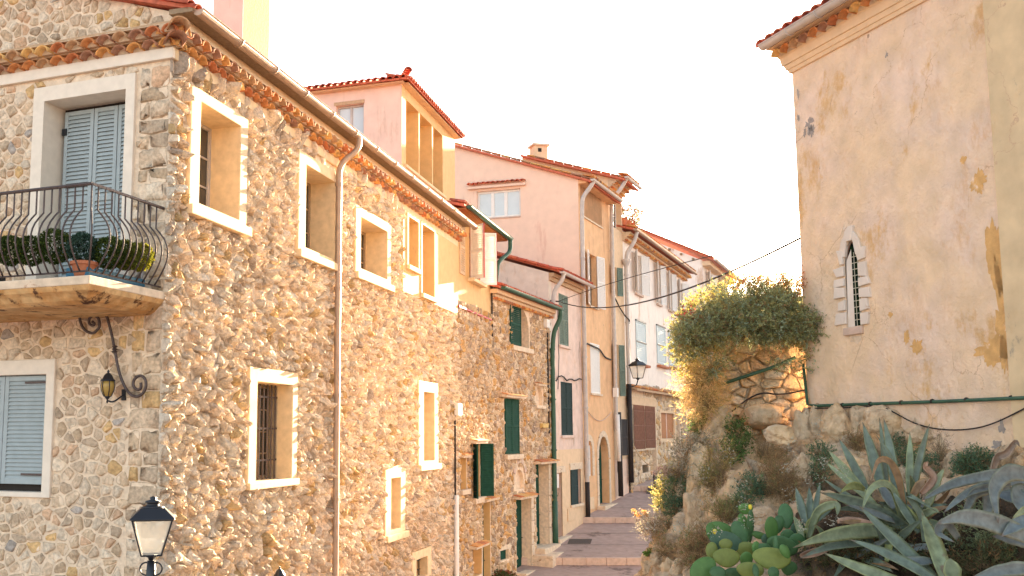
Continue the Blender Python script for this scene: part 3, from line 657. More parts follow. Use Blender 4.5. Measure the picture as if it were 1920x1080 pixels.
# ---- balcony
bal_o = 1.5; bf = A1
def belly(t):  # height above slab -> extra outwards
    return .0 if t > .72 else .17*math.sin(math.pi*min(1, max(0, (.72-t)/.72))**.8)
b = MB(); b.box(bf, -4.5, .0, 1.76, 1.87, 0, bal_o); sl = b.build('balcony_slab', M['slabm'], root, bevel=.012)
b = MB(); W = bf.W
pr = [(1.76, .0), (1.70, .03), (1.66, .09), (1.60, .15), (1.56, .23)]
for (za, ia), (zb_, ib) in zip(pr[:-1], pr[1:]):
    b.add([W(-4.5, zb_, bal_o-ib), W(-ib, zb_, bal_o-ib), W(-ia, za, bal_o-ia), W(-4.5, za, bal_o-ia), W(-ib, zb_, 0), W(-ia, za, 0)], [(0, 1, 2, 3), (1, 4, 5, 2)])
ib = pr[-1][1]; b.add([W(-4.5, 1.56, 0), W(-ib, 1.56, 0), W(-ib, 1.56, bal_o-ib), W(-4.5, 1.56, bal_o-ib)], [(0, 1, 2, 3)]); b.build('slab_moulding', M['rusty'], sl)
# railing
rt = 3.0; b = MB(); b.tube([W(-4.5, rt, bal_o-.05), W(-.05, rt, bal_o-.05), W(-.05, rt, 0)], .022, 6)
b.tube([W(-4.5, 1.93, bal_o-.05), W(-.05, 1.93, bal_o-.05), W(-.05, 1.93, 0)], .012, 5); rail = b.build('railing', M['iron'], root)
def bar(base, out):
    pts = []
    for i in range(15):
        t = 1.07*(1-i/14); e = 0 if t > .75 else .20*math.sin(math.pi*((.75-t)/.75)**.85)
        pts.append(base+Vector((out[0]*e, out[1]*e, 1.93+t)))
    m = MB(); m.tube(pts, .0115, 5); m.build('baluster', M['iron'], rail, smooth=True)
k = -.05
u = -.05-.13
while u > -3.4: bar(Vector(W(u, 0, bal_o-.05)), bf.n); u -= .118
dg = (bf.n+bf.d).normalized(); bar(Vector(W(-.05, 0, bal_o-.05)), dg)
o_ = bal_o-.05-.12
while o_ > .05: bar(Vector(W(-.05, 0, o_)), bf.d); o_ -= .13

# ------------------------------------------------------------------ ROOFTOP HOUSE behind the gutter of A
AT2 = A2.shift(0, -1.3); uc = AT2.uv(753, 250)[0]; AT2 = AT2.shift(uc); AT1 = Fr(AT2.p, vpdir(-4700, True))
root = thing('rooftop_house', (AT2.p.x, AT2.p.y, 5.0), 'small pink attic house with red tiled roof and three narrow openings, above the long gutter', 'house')
zt = AT2.uv(753, 158)[1]; L = AT2.uv(853, 330)[0]; wl = AT1.uv(560, 250)[0]
o1, o2, o3 = AT2.R(761, 785, 218, 320), AT2.R(787, 810, 240, 333), AT2.R(812, 830, 258, 345)
zz0 = min(o1[2], o2[2], o3[2]); zz1 = zt-.30
o1, o2, o3 = [(r[0], r[1], zz0, zz1) for r in (o1, o2, o3)]
ringwall(AT2, root, 0, L, 5, zt, [rect(r) for r in (o1, o2, o3)], 'gold', .45, ends='R')
sill(AT2, root, o1[0]-.15, o3[1]+.15, zz0-.09, zz0, 0, .08); 
for r in (o1, o2, o3): casement(AT2, root, r, -.46, M['greyp'], 'glass', 1, 2)
wf = AT1.R(630, 682, 196, 246); wf = (wf[0], wf[1], wf[2]-.5, wf[3])
ringwall(AT1, root, wl, 0, 5, zt, [rect(wf)], 'pink_pale', .18, 'side_wall', ends=False); casement(AT1, root, wf, -.16, M['greyp'], 'curtain', 2, 1)
b = MB(); b.box(AT1, wf[0]-.06, wf[1]+.02, wf[3], wf[3]+.1, 0, .02); b.build('lintel', M['tile_bed'], root)
core(root, AT2, .3, L, 5, zt, -wl, AT1.d, -.5)
n1 = AT1.n*.28; n2 = AT2.n*.28
p = [AT1.W(wl-.2, zt+.08, .3), AT1.W(.28, zt+.08, .3), AT2.W(L+.1, zt+.08, .28)]
rp = (Vector(AT2.W(L/2, 0))+Vector((*(AT1.d*wl*.35), 0))); pk = (rp.x, rp.y, zt+.75)
bk = Vector(AT2.W(L+.1, zt+.08))+Vector((*(AT1.d*wl), 0))
b = MB(); b.slab([p[0], p[1], pk], .05); b.slab([p[1], p[2], pk], .05); b.slab([p[2], tuple(bk), pk], .05); b.slab([tuple(bk), p[0], pk], .05); b.build('roof', M['roof_red'], root)
b = MB(); b.box(AT1, wl, .1, zt, zt+.04, 0, .2); b.box(AT2, 0, L, zt+.001, zt+.041, 0, .2); b.build('eaves_board', M['cream'], root)
tile_row(AT1, root, wl, .25, zt+.13, .12, .2, RTILE, R_(-16), 'roof_tile'); tile_row(AT2, root, -.2, L+.1, zt+.13, .1, .2, RTILE, R_(-16), 'roof_tile')
tile_row(AT1, root, wl, .05, zt+.24, -.25, .2, RTILE, R_(-16), 'roof_tile'); tile_row(AT2, root, -.1, L+.1, zt+.24, -.25, .2, RTILE, R_(-16), 'roof_tile')
q0 = Vector(p[1]); q1 = Vector(pk); dv = (q1-q0).normalized(); n = int((q1-q0).length/.36)-1
for k in range(n): put_tile(random.choice(RTILE), root, q0+dv*(.1+.36*k)+Vector((0, 0, .16)), math.atan2(dv.y, dv.x)-R_(90), math.atan2(dv.z, dv.xy.length), 'hip_tile', 1.1)

# ------------------------------------------------------------------ HOUSE B : small golden plastered house with open shutters
root = thing('cream_house', (pB[0], pB[1], -5), 'narrow golden plastered house with half open white shutters edged red and a green gutter', 'house')
eB = B.uv(905, 412, .3)[1]
wB = B.R(880, 897, 432, 527); w3 = B.R(885, 899, 832, 932); w3b = B.R(862, 874, 858, 918); dB = B.R(904, 919, 942, 1080); sB = B.R(885, 903, 1025, 1080)
dB = (dB[0], B_len-.25 if dB[1] > B_len-.25 else dB[1], -4.75, dB[3])
hol = [wB, w3, w3b, dB, sB]
ringwall(B, root, 0, B_len, -6, eB-.1, [rect(r, .0) for r in hol], 'gold', .3, ends=True)
zpl = B.uv(885, 588)[1]
excl = [(r[0]-.04, r[1]+.04, r[2]-.05, r[3]+.05) for r in hol]
b = MB(); b.wall(B, rect((0, B_len, -6, zpl)), [rect(r, .0) for r in hol[1:]], .012, .012); b.build('stone_base_wall', M['mortar'], root)
BS = B.shift(0, .012)
rubble(BS, root, lambda u, z: -4.6 < z < zpl-.02, excl, 0, B_len, -4.7, zpl, .20, .14, .014, .045, PAL_C, M['stone'], 120, .5)
b = MB(); b.box(B, 0, B_len-.2, zpl, zpl+.05, 0, .09); b.build('ledge', M['red'], root)
sill(B, root, wB[0]-.2, wB[1]+.25, wB[2]-.1, wB[2], 0, .2)
casement(B, root, wB, -.28, M['wood'], 'glass', 2, 3); casement(B, root, w3, -.28, M['wood'], 'glass', 1, 2); casement(B, root, w3b, -.2, M['wood'], 'glass', 1, 2)
wl_ = (wB[1]-wB[0])*.55+.1
louvre(B.flip(wB[0]-.02, .03, R_(62)), root, .52, wB[2]-.03, wB[3]+.03, M['white'], edge=M['red'], rails=1)
louvre(B.sub(wB[1]+.02, .03, R_(58)), root, .52, wB[2]-.03, wB[3]+.03, M['white'], edge=M['red'], rails=1)
q = B.R(861, 870, 432, 522); louvre(B.shift(q[0]), root, q[1]-q[0], wB[2], wB[3], M['cream'], rails=1)
for r in (w3,): louvre(B.flip(r[0], .03, R_(30)), root, .45, r[2], r[3], M['green'], rails=1)
louvre(B.sub(w3[1], .03, R_(55)), root, .40, w3[2], w3[3], M['green'], rails=1)
sill(B, root, w3[0]-.15, w3[1]+.2, w3[2]-.16, w3[2], 0, .16, M['slabm']); sill(B, root, w3b[0]-.1, w3b[1]+.1, w3b[2]-.13, w3b[2], 0, .12, M['slabm'])
def hood(fr, root, u0, u1, z, out=.28, th=.10):
    b = MB(); W = fr.W; b.hexa([W(u0, z, 0), W(u1, z, 0), W(u1, z-.02, out-.05), W(u0, z-.02, out-.05), W(u0, z+th, 0), W(u1, z+th, 0), W(u1, z+.05, out-.04), W(u0, z+.05, out-.04)])
    h = b.build('stone_lintel', M['slabm'], root); n = max(1, round((u1-u0+.06)/.3)); w_ = (u1-u0+.06)/n
    for k in range(n):
        c = MB(); c.cc = random.choice(TCOL[:3]+[TCOL[4]]); a = u0-.03+w_*k; c.hexa([W(a+.006, z+th+.004, -.01), W(a+w_-.006, z+th+.004, -.01), W(a+w_-.006, z+.056, out), W(a+.006, z+.056, out), W(a+.006, z+th+.03, -.01), W(a+w_-.006, z+th+.03, -.01), W(a+w_-.006, z+.082, out), W(a+.006, z+.082, out)]); c.build('flat_tile', M['tile'], h)
hood(B, root, w3[0]-.35, w3[1]+.12, w3[3]+.03); hood(B, root, w3b[0]-.1, w3b[1]+.05, w3b[3]+.02, .2)
hood(B, root, dB[0]-.22, B_len-.02, dB[3]+.08); hood(B, root, sB[0]-.35, sB[1]+.05, sB[3]+.03)
door(B, root, (dB[0], dB[1], -4.75, dB[3]-.02), -.2, M['green']); b = MB(); b.box(B, sB[0], sB[1], -5, sB[3], -.29, -.25); b.build('window_back', M['wood'], root)
gutter(B, root, -.15, B_len+1.0, eB, .42, .09, M['greenp'], 0)
tile_row(B, root, -.3, B_len+1.0, eB+.1, .12, .2, RTILE, R_(-15), 'roof_tile')
W = B.W; b = MB(); b.slab([W(-.3, eB+.02, .33), W(B_len+1., eB+.02, .33), W(B_len+1., eB+1.2, -4), W(-.3, eB+1.2, -4)], .08); b.build('roof', M['roof_red'], root)
b = MB(); b.box(B, -.2, B_len+.9, eB-.10, eB-.065, 0, .33); b.build('eaves_board', M['orangew'], root)
gx = B.uv(940, 440, .42)[0]; gx = B_len+.93
cpipe = at(918, 520, pC[1]-.1)
pipe(root, [B.W(gx, eB-.05, .42), B.W(gx, eB-.45, .42), B.W(B_len+.12, eB-.9, .2), B.W(B_len+.1, eB-1.9, .12)], .07, M['greenp'])
core(root, B, 0, B_len+.4, -6, eB-.1, 5, None, -.55, 'dark')
b = MB(); b.tube([B.W(B_len-.05, 4.6, .05), B.W(B_len-.02, 2.6, .05)], .025, 5); b.build('wall_cable', M['cable'], root)

# ------------------------------------------------------------------ HOUSE C : stone house with green shutters
root = thing('stone_row_house', (pC[0], pC[1], -5), 'stone row house with dark green shutters, green gutter and green downpipe, low red tiled roof', 'house')
eC = C.uv(980, 553, .35)[1]
c1 = C.R(962, 992, 578, 651); c2 = C.R(946, 971, 748, 851); c3 = C.R(968, 994, 935, 1050); c4 = C.R(1005, 1027, 870, 1000); c5_ = C.R(1004, 1017, 724, 760); c6_ = C.R(938, 954, 1031, 1050)
c3 = (c3[0], c3[1], -4.45, c3[3]); c4 = (c4[0], c4[1], -3.85, c4[3])
ch_ = C.R(965, 982, 880, 917)
hol = [c1, c2, c3, c4, c6_]
b = MB(); b.wall(C, rect((0, C_len, -6, eC-.3)), [rect(r) for r in (c2, c3, c4, c6_)]+[arch(c1), arch(c5_), arch(ch_)], 0, .34)
b.add([C.W(C_len, -6, 0), C.W(C_len, -6, -.6), C.W(C_len, eC-.3, -.6), C.W(C_len, eC-.3, 0)], [(0, 1, 2, 3)]); b.build('front_wall', M['mortar'], root)
excl = [(r[0]-.05, r[1]+.05, r[2]-.03, r[3]+.05) for r in hol+[c5_, ch_]]+[(c3[1], C_len-1.0, -6, -4.0)]
rubble(C, root, lambda u, z: -4.6 < z < eC-.35, excl, 0, C_len, -4.7, eC-.32, .25, .155, .016, .04, PAL_C, M['stone'], 170, .4, ck=.15, faceted=True)
ul = C.uv(956, 610, .04)[0]; um = C.uv(976, 610, .04)[0]
louvre(C.shift(ul, .03), root, um-ul, c1[2]+.02, c1[3]+.05, M['green'], rails=1)
m_ = (c2[0]+c2[1])/2
for a, e in ((c2[0]-.02, m_-.01), (m_+.01, c2[1]+.02)): louvre(C.shift(a, .01), root, e-a, c2[2], c2[3], M['green'], rails=1)
sill(C, root, c2[0]-.1, c2[1]+.2, c2[2]-.17, c2[2]-.02, 0, .14, M['slabm']); sill(C, root, c1[0]-.2, c1[1]+.2, c1[2]-.16, c1[2], 0, .10, M['slabm'])
hood(C, root, c2[0]-.45, c2[1]+.15, c2[3]+.04, .3, .12); hood(C, root, c3[0]-.35, c3[1]+.02, c3[3]+.05, .32, .12); hood(C, root, c4[0]-.2, C_len-.02, c4[3]+.04, .32, .12); hood(C, root, c5_[0]-.1, c5_[1]+.1, c5_[3]+.02, .2, .08)
sill(C, root, c5_[0]-.1, c5_[1]+.1, c5_[2]-.12, c5_[2], 0, .1, M['slabm'])
casement(C, root, c1, -.32, M['wood'], 'glass', 2, 2)
for r in (c2, c6_): b = MB(); b.box(C, r[0], r[1], r[2], r[3], -.2, -.1); b.build('window_back', M['green'], root)
for r in (c5_, ch_): b = MB(); b.box(C, r[0], r[1], r[2], r[3], -.3, -.12); b.build('niche_back', M['mortar'], root)
door(C, root, (c3[0]-.0, c3[1], -4.45, c3[3]), -.3, M['green']); door(C, root, (c4[0], c4[1], -3.85, c4[3]), -.32, M['green'])
for (r, k) in ((c3, 6), (c4, 5)):  # dressed door jambs
    z = r[2]
    for i in range(k):
        h_ = (r[3]-r[2])/k; b = MB(); b.box(C, r[1]+.002, r[1]+random.uniform(.24, .34), z+.01, z+h_-.01, -.01, .06); b.build('jamb_stone', M['slabm'], root, bevel=.015); z += h_
n = 9
for i in range(n):  # relieving arch over the small niche
    a = math.pi*(i+.5)/n; cu_ = (ch_[0]+ch_[1])/2; hw = (ch_[1]-ch_[0])/2+.1; cz_ = ch_[3]-.35; s_ = C.sub(0, 0, 0)
    b = MB(); pts = []
    for (rr, da) in ((hw-.02, -.16), (hw-.02, .16), (hw+.14, .14), (hw+.14, -.14)): pts.append((cu_+math.cos(a+da)*rr, cz_+math.sin(a+da)*rr*1.1))
    b.prism(C, pts, -.01, .05); b.build('arch_stone', M['edge'] if i % 2 else M['slabm'], root)
# steps up to the third door
for k, (ua, ub, zt_, oo) in enumerate(((c4[0]-.6, C_len+.1, -4.02, .75), (c4[0]-.25, C_len-.25, -3.84, .38))):
    b = MB(); b.box(C, ua, ub, -4.7, zt_, .0, oo); b.build('door_step', M['slabm'], root, bevel=.02)
b = MB(); b.box(C, c3[0]-.1, c3[1]+.25, -4.9, -4.42, 0, .35); b.build('door_step', M['slabm'], root, bevel=.02)
genoise(C, root, .0, C_len-.1, eC-.36, 1, .17, .16, .18, 0, 0, 0, .85)
b = MB(); b.box(C, -.1, C_len+.0, eC-.19, eC-.06, 0, .26); b.build('eaves_board', M['cream'], root)
gutter(C, root, -.05, C_len+.25, eC, .42, .09, M['greenp'], 0)
tile_row(C, root, -.1, C_len+.4, eC+.1, .14, .2, RTILE, R_(-15), 'roof_tile')
W = C.W; b = MB(); b.slab([W(-.2, eC+.02, .36), W(C_len+.3, eC+.02, .36), W(C_len+.3, eC+1.0, -3.4), W(-.2, eC+1.0, -3.4)], .08); b.build('roof', M['roof_red'], root)
core(root, C, 0, C_len, -6, eC-.2, 5, None, -.55)
gx = C_len-.12
pipe(root, [C.W(gx+.15, eC-.05, .42), C.W(gx+.15, eC-.35, .42), C.W(gx, eC-.85, .2), C.W(gx, eC-1.6, .14), C.W(gx, -4.1, .14)], .085, M['greenp'], collars=[C.W(gx, z, .14) for z in (3, 1.2, -.6, -2.2)])
pipe(root, [C.W(gx, -2.4, .141), C.W(gx, -4.15, .141)], .1, M['greenp'], 'pipe_shoe')
pts = [C.W(gx-.3+random.uniform(-.03, .03), eC-.9-k*.45, .06) for k in range(9)]; b = MB(); b.tube(pts, .03, 5); b.build('wall_cable', M['cable'], root)
q = C.R(1018, 1030, 794, 802, .15); b = MB(); b.box(C, q[0], q[1]-.1, q[2], q[3], .04, .16); b.build('meter_box', mat('yellow_box', (.62, .42, .15)), root, bevel=.01)
b = MB(); b.box(C, C_len-.75, C_len-.4, eC-.75, eC-.45, .02, .16); b.build('junction_box', M['white'], root, bevel=.01)

# ------------------------------------------------------------------ HOUSE D : white gable, lilac front
root = thing('plastered_house', (pD[0], pD[1], -4), 'narrow plastered house with white gable, pinkish grey front and worn dark shutters, red verge tiles', 'house')
GD = Fr(pD, vpdir(-3000, True)); eD = D.uv(1070, 522, .3)[1]
d1 = D.R(1048, 1065, 553, 648); d2 = D.R(1052, 1073, 717, 816); d3 = D.R(1069, 1089, 880, 945); dd = D.R(1037, 1054, 886, 1003); dd = (max(dd[0], .12), dd[1], -3.75, dd[3])
ringwall(D, root, 0, D_len, -6, eD-.05, [rect(d1), rect(d2), rect(d3), rect(dd)], 'lilac', .3, ends='R')
zlow = D.uv(1075, 842)[1]
b = MB(); b.wall(D, rect((0, D_len-.05, -6, zlow)), [rect(dd), rect(d3)], .012, .05); b.build('lower_render', M['cream'], root)
zg0 = GD.uv(923, 482)[1]; ug0 = GD.uv(923, 482)[0]
b = MB(); b.prism(GD, [(ug0-1, -2), (0, -2), (0, eD), (ug0, zg0), (ug0-1, zg0+.3)], -.3, 0); b.build('gable_wall', M['white_pl'], root)
core(root, D, .35, D_len, -6, eD-.1, 4, GD.d, -.5)
gs = (zg0-eD)/(-ug0)
for k in range(int(-ug0/.40)+2):
    t = k*.40; q = GD.W(.15-t, eD+.12+t*gs, .03); put_tile(random.choice(RTILE), root, q, GD.ang+R_(90), math.atan(gs), 'verge_tile', 1.15)
W = D.W; gd = GD.d
def back(p, L_, dz, dvec): return (p[0]-dvec.x*L_, p[1]-dvec.y*L_, p[2]+dz)
e0, e1 = W(-.05, eD+.04, .42), W(D_len+.1, eD+.04, .42); b = MB(); b.slab([e0, e1, back(e1, 5, 5*gs, gd), back(e0, 5, 5*gs, gd)], .07); b.build('roof', M['roof_red'], root)
tile_row(D, root, 0, D_len+.15, eD+.12, .26, .19, RTILE, R_(-14), 'roof_tile')
gutter(D, root, -.02, D_len+.2, eD, .5, .08, M['greyp'], 0)
b = MB(); b.box(D, 0, D_len, eD-.16, eD-.02, 0, .2); b.box(D, .001, D_len-.001, eD-.30, eD-.165, 0, .1); b.build('eaves_moulding', M['tile_bed'], root)
pipe(root, [D.W(.25, eD-.05, .5), D.W(.22, eD-.3, .45), D.W(.1, eD-.7, .15), D.W(.08, eD-1.7, .12)], .075, M['greyp'])
for r, m_, a in ((d1, 'ggreen', 0), (d2, 'dgreen', 0)):
    mm = (r[0]+r[1])/2
    for x, y in ((r[0], mm-.01), (mm+.01, r[1])): louvre(D.shift(x, -.03), root, y-x, r[2], r[3], M[m_], rails=1)
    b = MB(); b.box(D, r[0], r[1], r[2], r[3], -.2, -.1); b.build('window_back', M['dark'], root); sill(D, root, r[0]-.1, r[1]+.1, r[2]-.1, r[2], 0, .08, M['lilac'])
louvre(D.shift(d3[0], .02), root, (d3[1]-d3[0])*.62, d3[2], d3[3], M['dgreen'], rails=1)
casement(D, root, d3, -.26, M['wood'], 'glass', 2, 2); sill(D, root, d3[0]-.1, d3[1]+.1, d3[2]-.1, d3[2], .012, .1, M['slabm'])
sill(D, root, d3[0]-.1, d3[1]+.1, d3[3]+.0, d3[3]+.25, .0, .06, M['slabm'], 'stone_lintel'); sill(D, root, dd[0]-.1, dd[1]+.1, dd[3], dd[3]+.22, .0, .12, M['slabm'], 'stone_lintel')
door(D, root, dd, -.26, M['dgreen'])
b = MB(); q = D.R(1063, 1075, 952, 976); b.box(D, q[0], q[1], q[2], q[3], .012, .05); b.build('meter_hatch', M['cream'], root, bevel=.01)
b = MB(); q = D.R(1037, 1041, 903, 925); b.box(D, .14, .32, -1.95, -1.45, .02, .16); b.build('mailbox', M['white'], root, bevel=.01)
b = MB(); pts = [D.W(.2+k*.32, D.uv(1035+k*5.2, 712-(6 if 1 < k < 5 else 0)+math.sin(k*1.7)*2, .06)[1], .06) for k in range(12)]; b.tube(pts, .025, 5); b.build('wall_cable', M['cable'], root)
b = MB(); b.tube([D.W(.9, 4.6, .03), D.W(.95, 2.8, .04), D.W(.8, 1.6, .03)], .012, 4); b.build('wall_cable', M['cable'], root)
b = MB(); b.box(D, dd[0]-.2, dd[1]+.3, -5, -3.72, 0, .3); b.build('door_step', M['slabm'], root, bevel=.02)
# ------------------------------------------------------------------ HOUSE E : tall pink gable, orange front
root = thing('pink_orange_house', (pE[0], pE[1], -3.5), 'tall house with broad pink gable, worn orange street front and tile hood over a window', 'house')
GE = Fr(pE, vpdir(-4700, True)); eE = E.uv(1112, 354, .1)[1]
ea = E.R(1088, 1128, 352, 414); e1 = E.R(1103, 1118, 478, 575); e2 = E.R(1107, 1124, 645, 738); e3 = E.R(1099, 1110, 826, 893); e4 = E.R(1122, 1141, 818, 934)
e4 = (e4[0], e4[1], -2.95, e4[3])
ringwall(E, root, 0, E_len, -6, eE, [rect(ea), rect(e1), rect(e2), arch(e3), arch(e4, 10, .25)], 'orange', .35, ends='R')
casement(E, root, (ea[0], ea[0]+(ea[1]-ea[0])*.62, ea[2], ea[3]), -.16, M['white'], 'curtain', 3, 1); b = MB(); b.box(E, ea[0]+(ea[1]-ea[0])*.62, ea[1], ea[2], ea[3], -.45, -.34); b.build('window_back', M['orange'], root)
sill(E, root, ea[0]-.1, ea[1], ea[2]-.07, ea[2], 0, .06, M['slabm'])
casement(E, root, e1, -.25, M['wood'], 'glass', 2, 3); q = E.R(1096, 1104, 474, 565); wl_ = (e1[1]-e1[0])*.62
louvre(E.flip(e1[0], .03, R_(14)), root, wl_, e1[2], e1[3]+.02, M['white'], rails=1); louvre(E.sub(e1[1], .03, R_(10)), root, wl_, e1[2], e1[3]+.02, M['white'], rails=1)
louvre(E.shift(e2[0], -.02), root, e2[1]-e2[0], e2[2], e2[3], M['white'], rails=0); b = MB(); b.box(E, e2[0], e2[1], e2[2], e2[3], -.2, -.1); b.build('window_back', M['white'], root)
sill(E, root, e1[0]-.05, e1[1]+.05, e1[2]-.08, e1[2], 0, .1, M['slabm']); sill(E, root, e2[0]-.1, e2[1]+.1, e2[2]-.08, e2[2], 0, .1, M['slabm'])
louvre(E.shift(e3[0]+.02, -.1), root, e3[1]-e3[0]-.04, e3[2], e3[3]-.2, M['white'], rails=0); b = MB(); b.box(E, e3[0]-.02, e3[1]+.02, e3[2], e3[3], -.3, -.2); b.build('window_back', M['white'], root)
for r, pk in ((e3, 0), (e4, .25)):  # dressed arch surrounds
    b = MB(); inn = arch(r, 10, pk)[2:]; g_ = .24; oo = arch((r[0]-g_, r[1]+g_, r[2], r[3]+g_), 10, pk)[2:]
    for i in range(len(inn)-1):
        s_ = MB(); s_.prism(E, [inn[i], oo[i], oo[i+1], inn[i+1]], .0, .03+.008*(i % 2)); s_.build('arch_stone', M['slabm'], root)
    for u_a, u_b in ((r[0]-g_, r[0]), (r[1], r[1]+g_)):
        z = r[2]; zt_ = oo[0][1]; 
        while z < zt_-.05:
            h_ = min(.42, zt_-z); s_ = MB(); s_.box(E, u_a+.001, u_b-.001, z+.006, z+h_-.006, 0, .035); s_.build('jamb_stone', M['slabm'], root, bevel=.01); z += h_
door(E, root, e4, -.3, M['green']); b = MB(); b.box(E, e4[0]-.3, e4[1]+.3, -4, -2.93, 0, .35); b.build('door_step', M['slabm'], root, bevel=.02)
q = E.R(1102, 1113, 932, 955); b = MB(); b.box(E, q[0], q[1], q[2], q[3], .0, .04); b.build('meter_hatch', M['cream'], root, bevel=.01)
ua, za = GE.uv(854, 274); ub, zb_ = GE.uv(1084, 334); zb_ = max(zb_, eE)
gw = GE.R(894, 976, 356, 407)
b = MB(); b.wall(GE, [(ua-1.5, 2), (0, 2), (0, zb_), (ua, za), (ua-1.5, za+.3)], [rect(gw)], 0, .25); b.build('gable_wall', M['pink'], root)
casement(GE, root, gw, -.18, M['white'], 'curtain', 3, 1, .09, .05); sill(GE, root, gw[0]-.05, gw[1], gw[2]-.07, gw[2]-.005, 0, .04, M['edge'])
q = GE.R(878, 986, 338, 350); tile_row(GE, root, q[0], q[1], (q[2]+q[3])/2+.02, .05, .215, RTILE, R_(-14), 'hood_tile'); b = MB(); b.box(GE, q[0], q[1], q[2]-.05, q[2]+.05, 0, .16); b.build('hood_bed', M['pink'], root)
core(root, E, .5, E_len, -6, eE-.1, -ua, GE.d, -.6)
gs = (za-zb_)/(-ua); n = int(-ua/.42)+3
for k in range(n):
    t = k*.42; put_tile(random.choice(RTILE2), root, GE.W(.35-t, zb_+.08+(t-.35)*gs, .05), GE.ang+R_(90), math.atan(gs), 'verge_tile', .9)
W = E.W; gd = GE.d; q0, q1 = W(-.1, zb_+.04-.55*gs, .55), W(E_len+.05, zb_+.04-.55*gs, .55); Lr = -ua+2
b = MB(); b.slab([q0, q1, back(q1, Lr, Lr*gs, gd), back(q0, Lr, Lr*gs, gd)], .09); b.build('roof', M['roof_red'], root)
tile_row(E, root, -.1, E_len, zb_+.02, .42, .2, RTILE2, R_(-13), 'roof_tile'); gutter(E, root, -.1, E_len-.1, zb_-.12, .62, .085, M['greyp'], 0)
b = MB(); b.box(E, 0, E_len, eE-.15, eE+.0, 0, .35); b.build('eaves_board', M['orange'], root)
pipe(root, [E.W(.15, zb_-.08, .62), E.W(.12, zb_-.3, .55), E.W(-.02, zb_-.85, .16), E.W(-.03, zb_-1.8, .14), E.W(-.03, -2.1, .14)], .085, M['greyp'], collars=[E.W(-.03, z, .14) for z in (7, 5, 3, 1, -1)])
pipe(root, [E.W(-.03, -1.9, .143), E.W(-.03, -3.25, .143)], .095, M['darkp'], 'pipe_shoe')
pts = [E.W(.1, 1.6, .06), E.W(.12, 3.35, .06), E.W(.5, 3.6, .06), E.W(1.3, 3.55, .06), E.W(2.2, 3.5, .06), E.W(3.0, 3.2, .06), E.W(3.9, 3.15, .06)]; b = MB(); b.tube(smooth_path(pts, 1), .035, 5); b.build('wall_cable', M['cable'], root)
pts = [E.W(.2+3.6*t, 1.0-.45*math.sin(math.pi*t)-.1*t, .05) for t in [i/10 for i in range(11)]]; b = MB(); b.tube(pts, .018, 4); b.build('wall_cable', M['edge'], root)
# chimney and its cap
cq = at(1002, 290, 44); ce = at(1029, 290, 44); zt_ = at(1015, 272, 44).z; zb2 = at(1015, 312, 44).z-.6; cfr = Fr(cq.xy, (1, .25)); wd = (ce.x-cq.x)*.97
b = MB(); b.box(cfr, 0, wd, zb2, zt_, -.6, 0); chm = b.build('chimney', M['cream'], root)
b = MB(); b.box(cfr, -.08, wd+.1, zt_, zt_+.09, -.68, .08); b.build('chimney_cap', M['slabm'], chm); b = MB(); b.box(cfr, wd*.28, wd*.55, zt_-.3, zt_-.12, -.05, .004); b.build('smoke_vent', M['dark'], chm)
# ------------------------------------------------------------------ HOUSE F
root = thing('slim_ochre_house', (pF[0], pF[1], -3), 'slim tall ochre house with green shutters and deep eaves beside the orange front', 'house')
GF = Fr(pF, vpdir(-4700, True)); eF = GF.uv(1150, 330)[1]
f0 = FF.R(1149, 1165, 372, 430); f1 = FF.R(1147, 1156, 500, 553); f2 = FF.R(1151, 1160, 646, 742); f3 = FF.R(1157, 1166, 788, 850)
ringwall(FF, root, 0, F_len, -6, eF, [rect(r) for r in (f0, f1, f2, f3)], 'cream', .35, ends='R')
for r in (f0, f1, f2): casement(FF, root, r, -.3, M['white'], 'glass', 2, 2)
b = MB(); b.wall(FF, rect((0, F_len, -6, FF.uv(1160, 862)[1])), [], .01, .1); b.build('pink_base', M['pink'], root)
wl_ = .34
for r, m1, m2 in ((f1, 'white', 'ggreen'), (f2, 'green', 'green')):
    louvre(FF.flip(r[0], .03, R_(25)), root, wl_, r[2], r[3], M[m1], rails=1); louvre(FF.sub(r[1], .03, R_(28)), root, wl_, r[2], r[3], M[m2 if m2 != 'green' else 'ggreen'], rails=1)
louvre(FF.sub(f3[1]-.2, .03, R_(20)), root, .45, f3[2]-.1, f3[3]+.05, M['darkp'], rails=1); b = MB(); b.box(FF, f3[0], f3[1], f3[2], f3[3], -.3, -.2); b.build('window_back', M['brown'], root)
q = FF.R(1157, 1162, 858, 885); louvre(FF.shift(q[0], .02), root, .35, q[2], q[3], M['dgreen'], rails=1)
ua, za = GF.uv(979, 294)
gs = (za-eF)/(-ua); b = MB(); b.prism(GF, [(ua, 6), (0, 6), (0, eF), (ua, za)], -.3, 0); b.build('gable_wall', M['cream'], root)
W = FF.W; gd = GF.d; q0, q1 = W(-.15, eF+.05-.8*gs, .8), W(F_len+.1, eF+.05-.8*gs, .8); Lr = -ua+.8
b = MB(); b.slab([q0, q1, back(q1, Lr, Lr*gs, gd), back(q0, Lr, Lr*gs, gd)], .09); b.build('roof', M['roof_red'], root)
for k in range(int(Lr/.42)): t = k*.42; put_tile(random.choice(RTILE2), root, GF.W(.75-t, eF+.09+(t-.75)*gs, .08), GF.ang+R_(90), math.atan(gs), 'verge_tile', .9)
tile_row(FF, root, -.1, F_len, eF+.02, .65, .2, RTILE2, R_(-13), 'roof_tile'); gutter(FF, root, -.2, F_len+.1, eF-.14, .88, .085, M['greyp'], 0)
genoise(FF, root, 0, F_len, eF-.50, 3, .18, .15, .2, 0, 0, 0, .8)
core(root, FF, .4, F_len, -6, eF-.1, 8, GF.d, -.5)
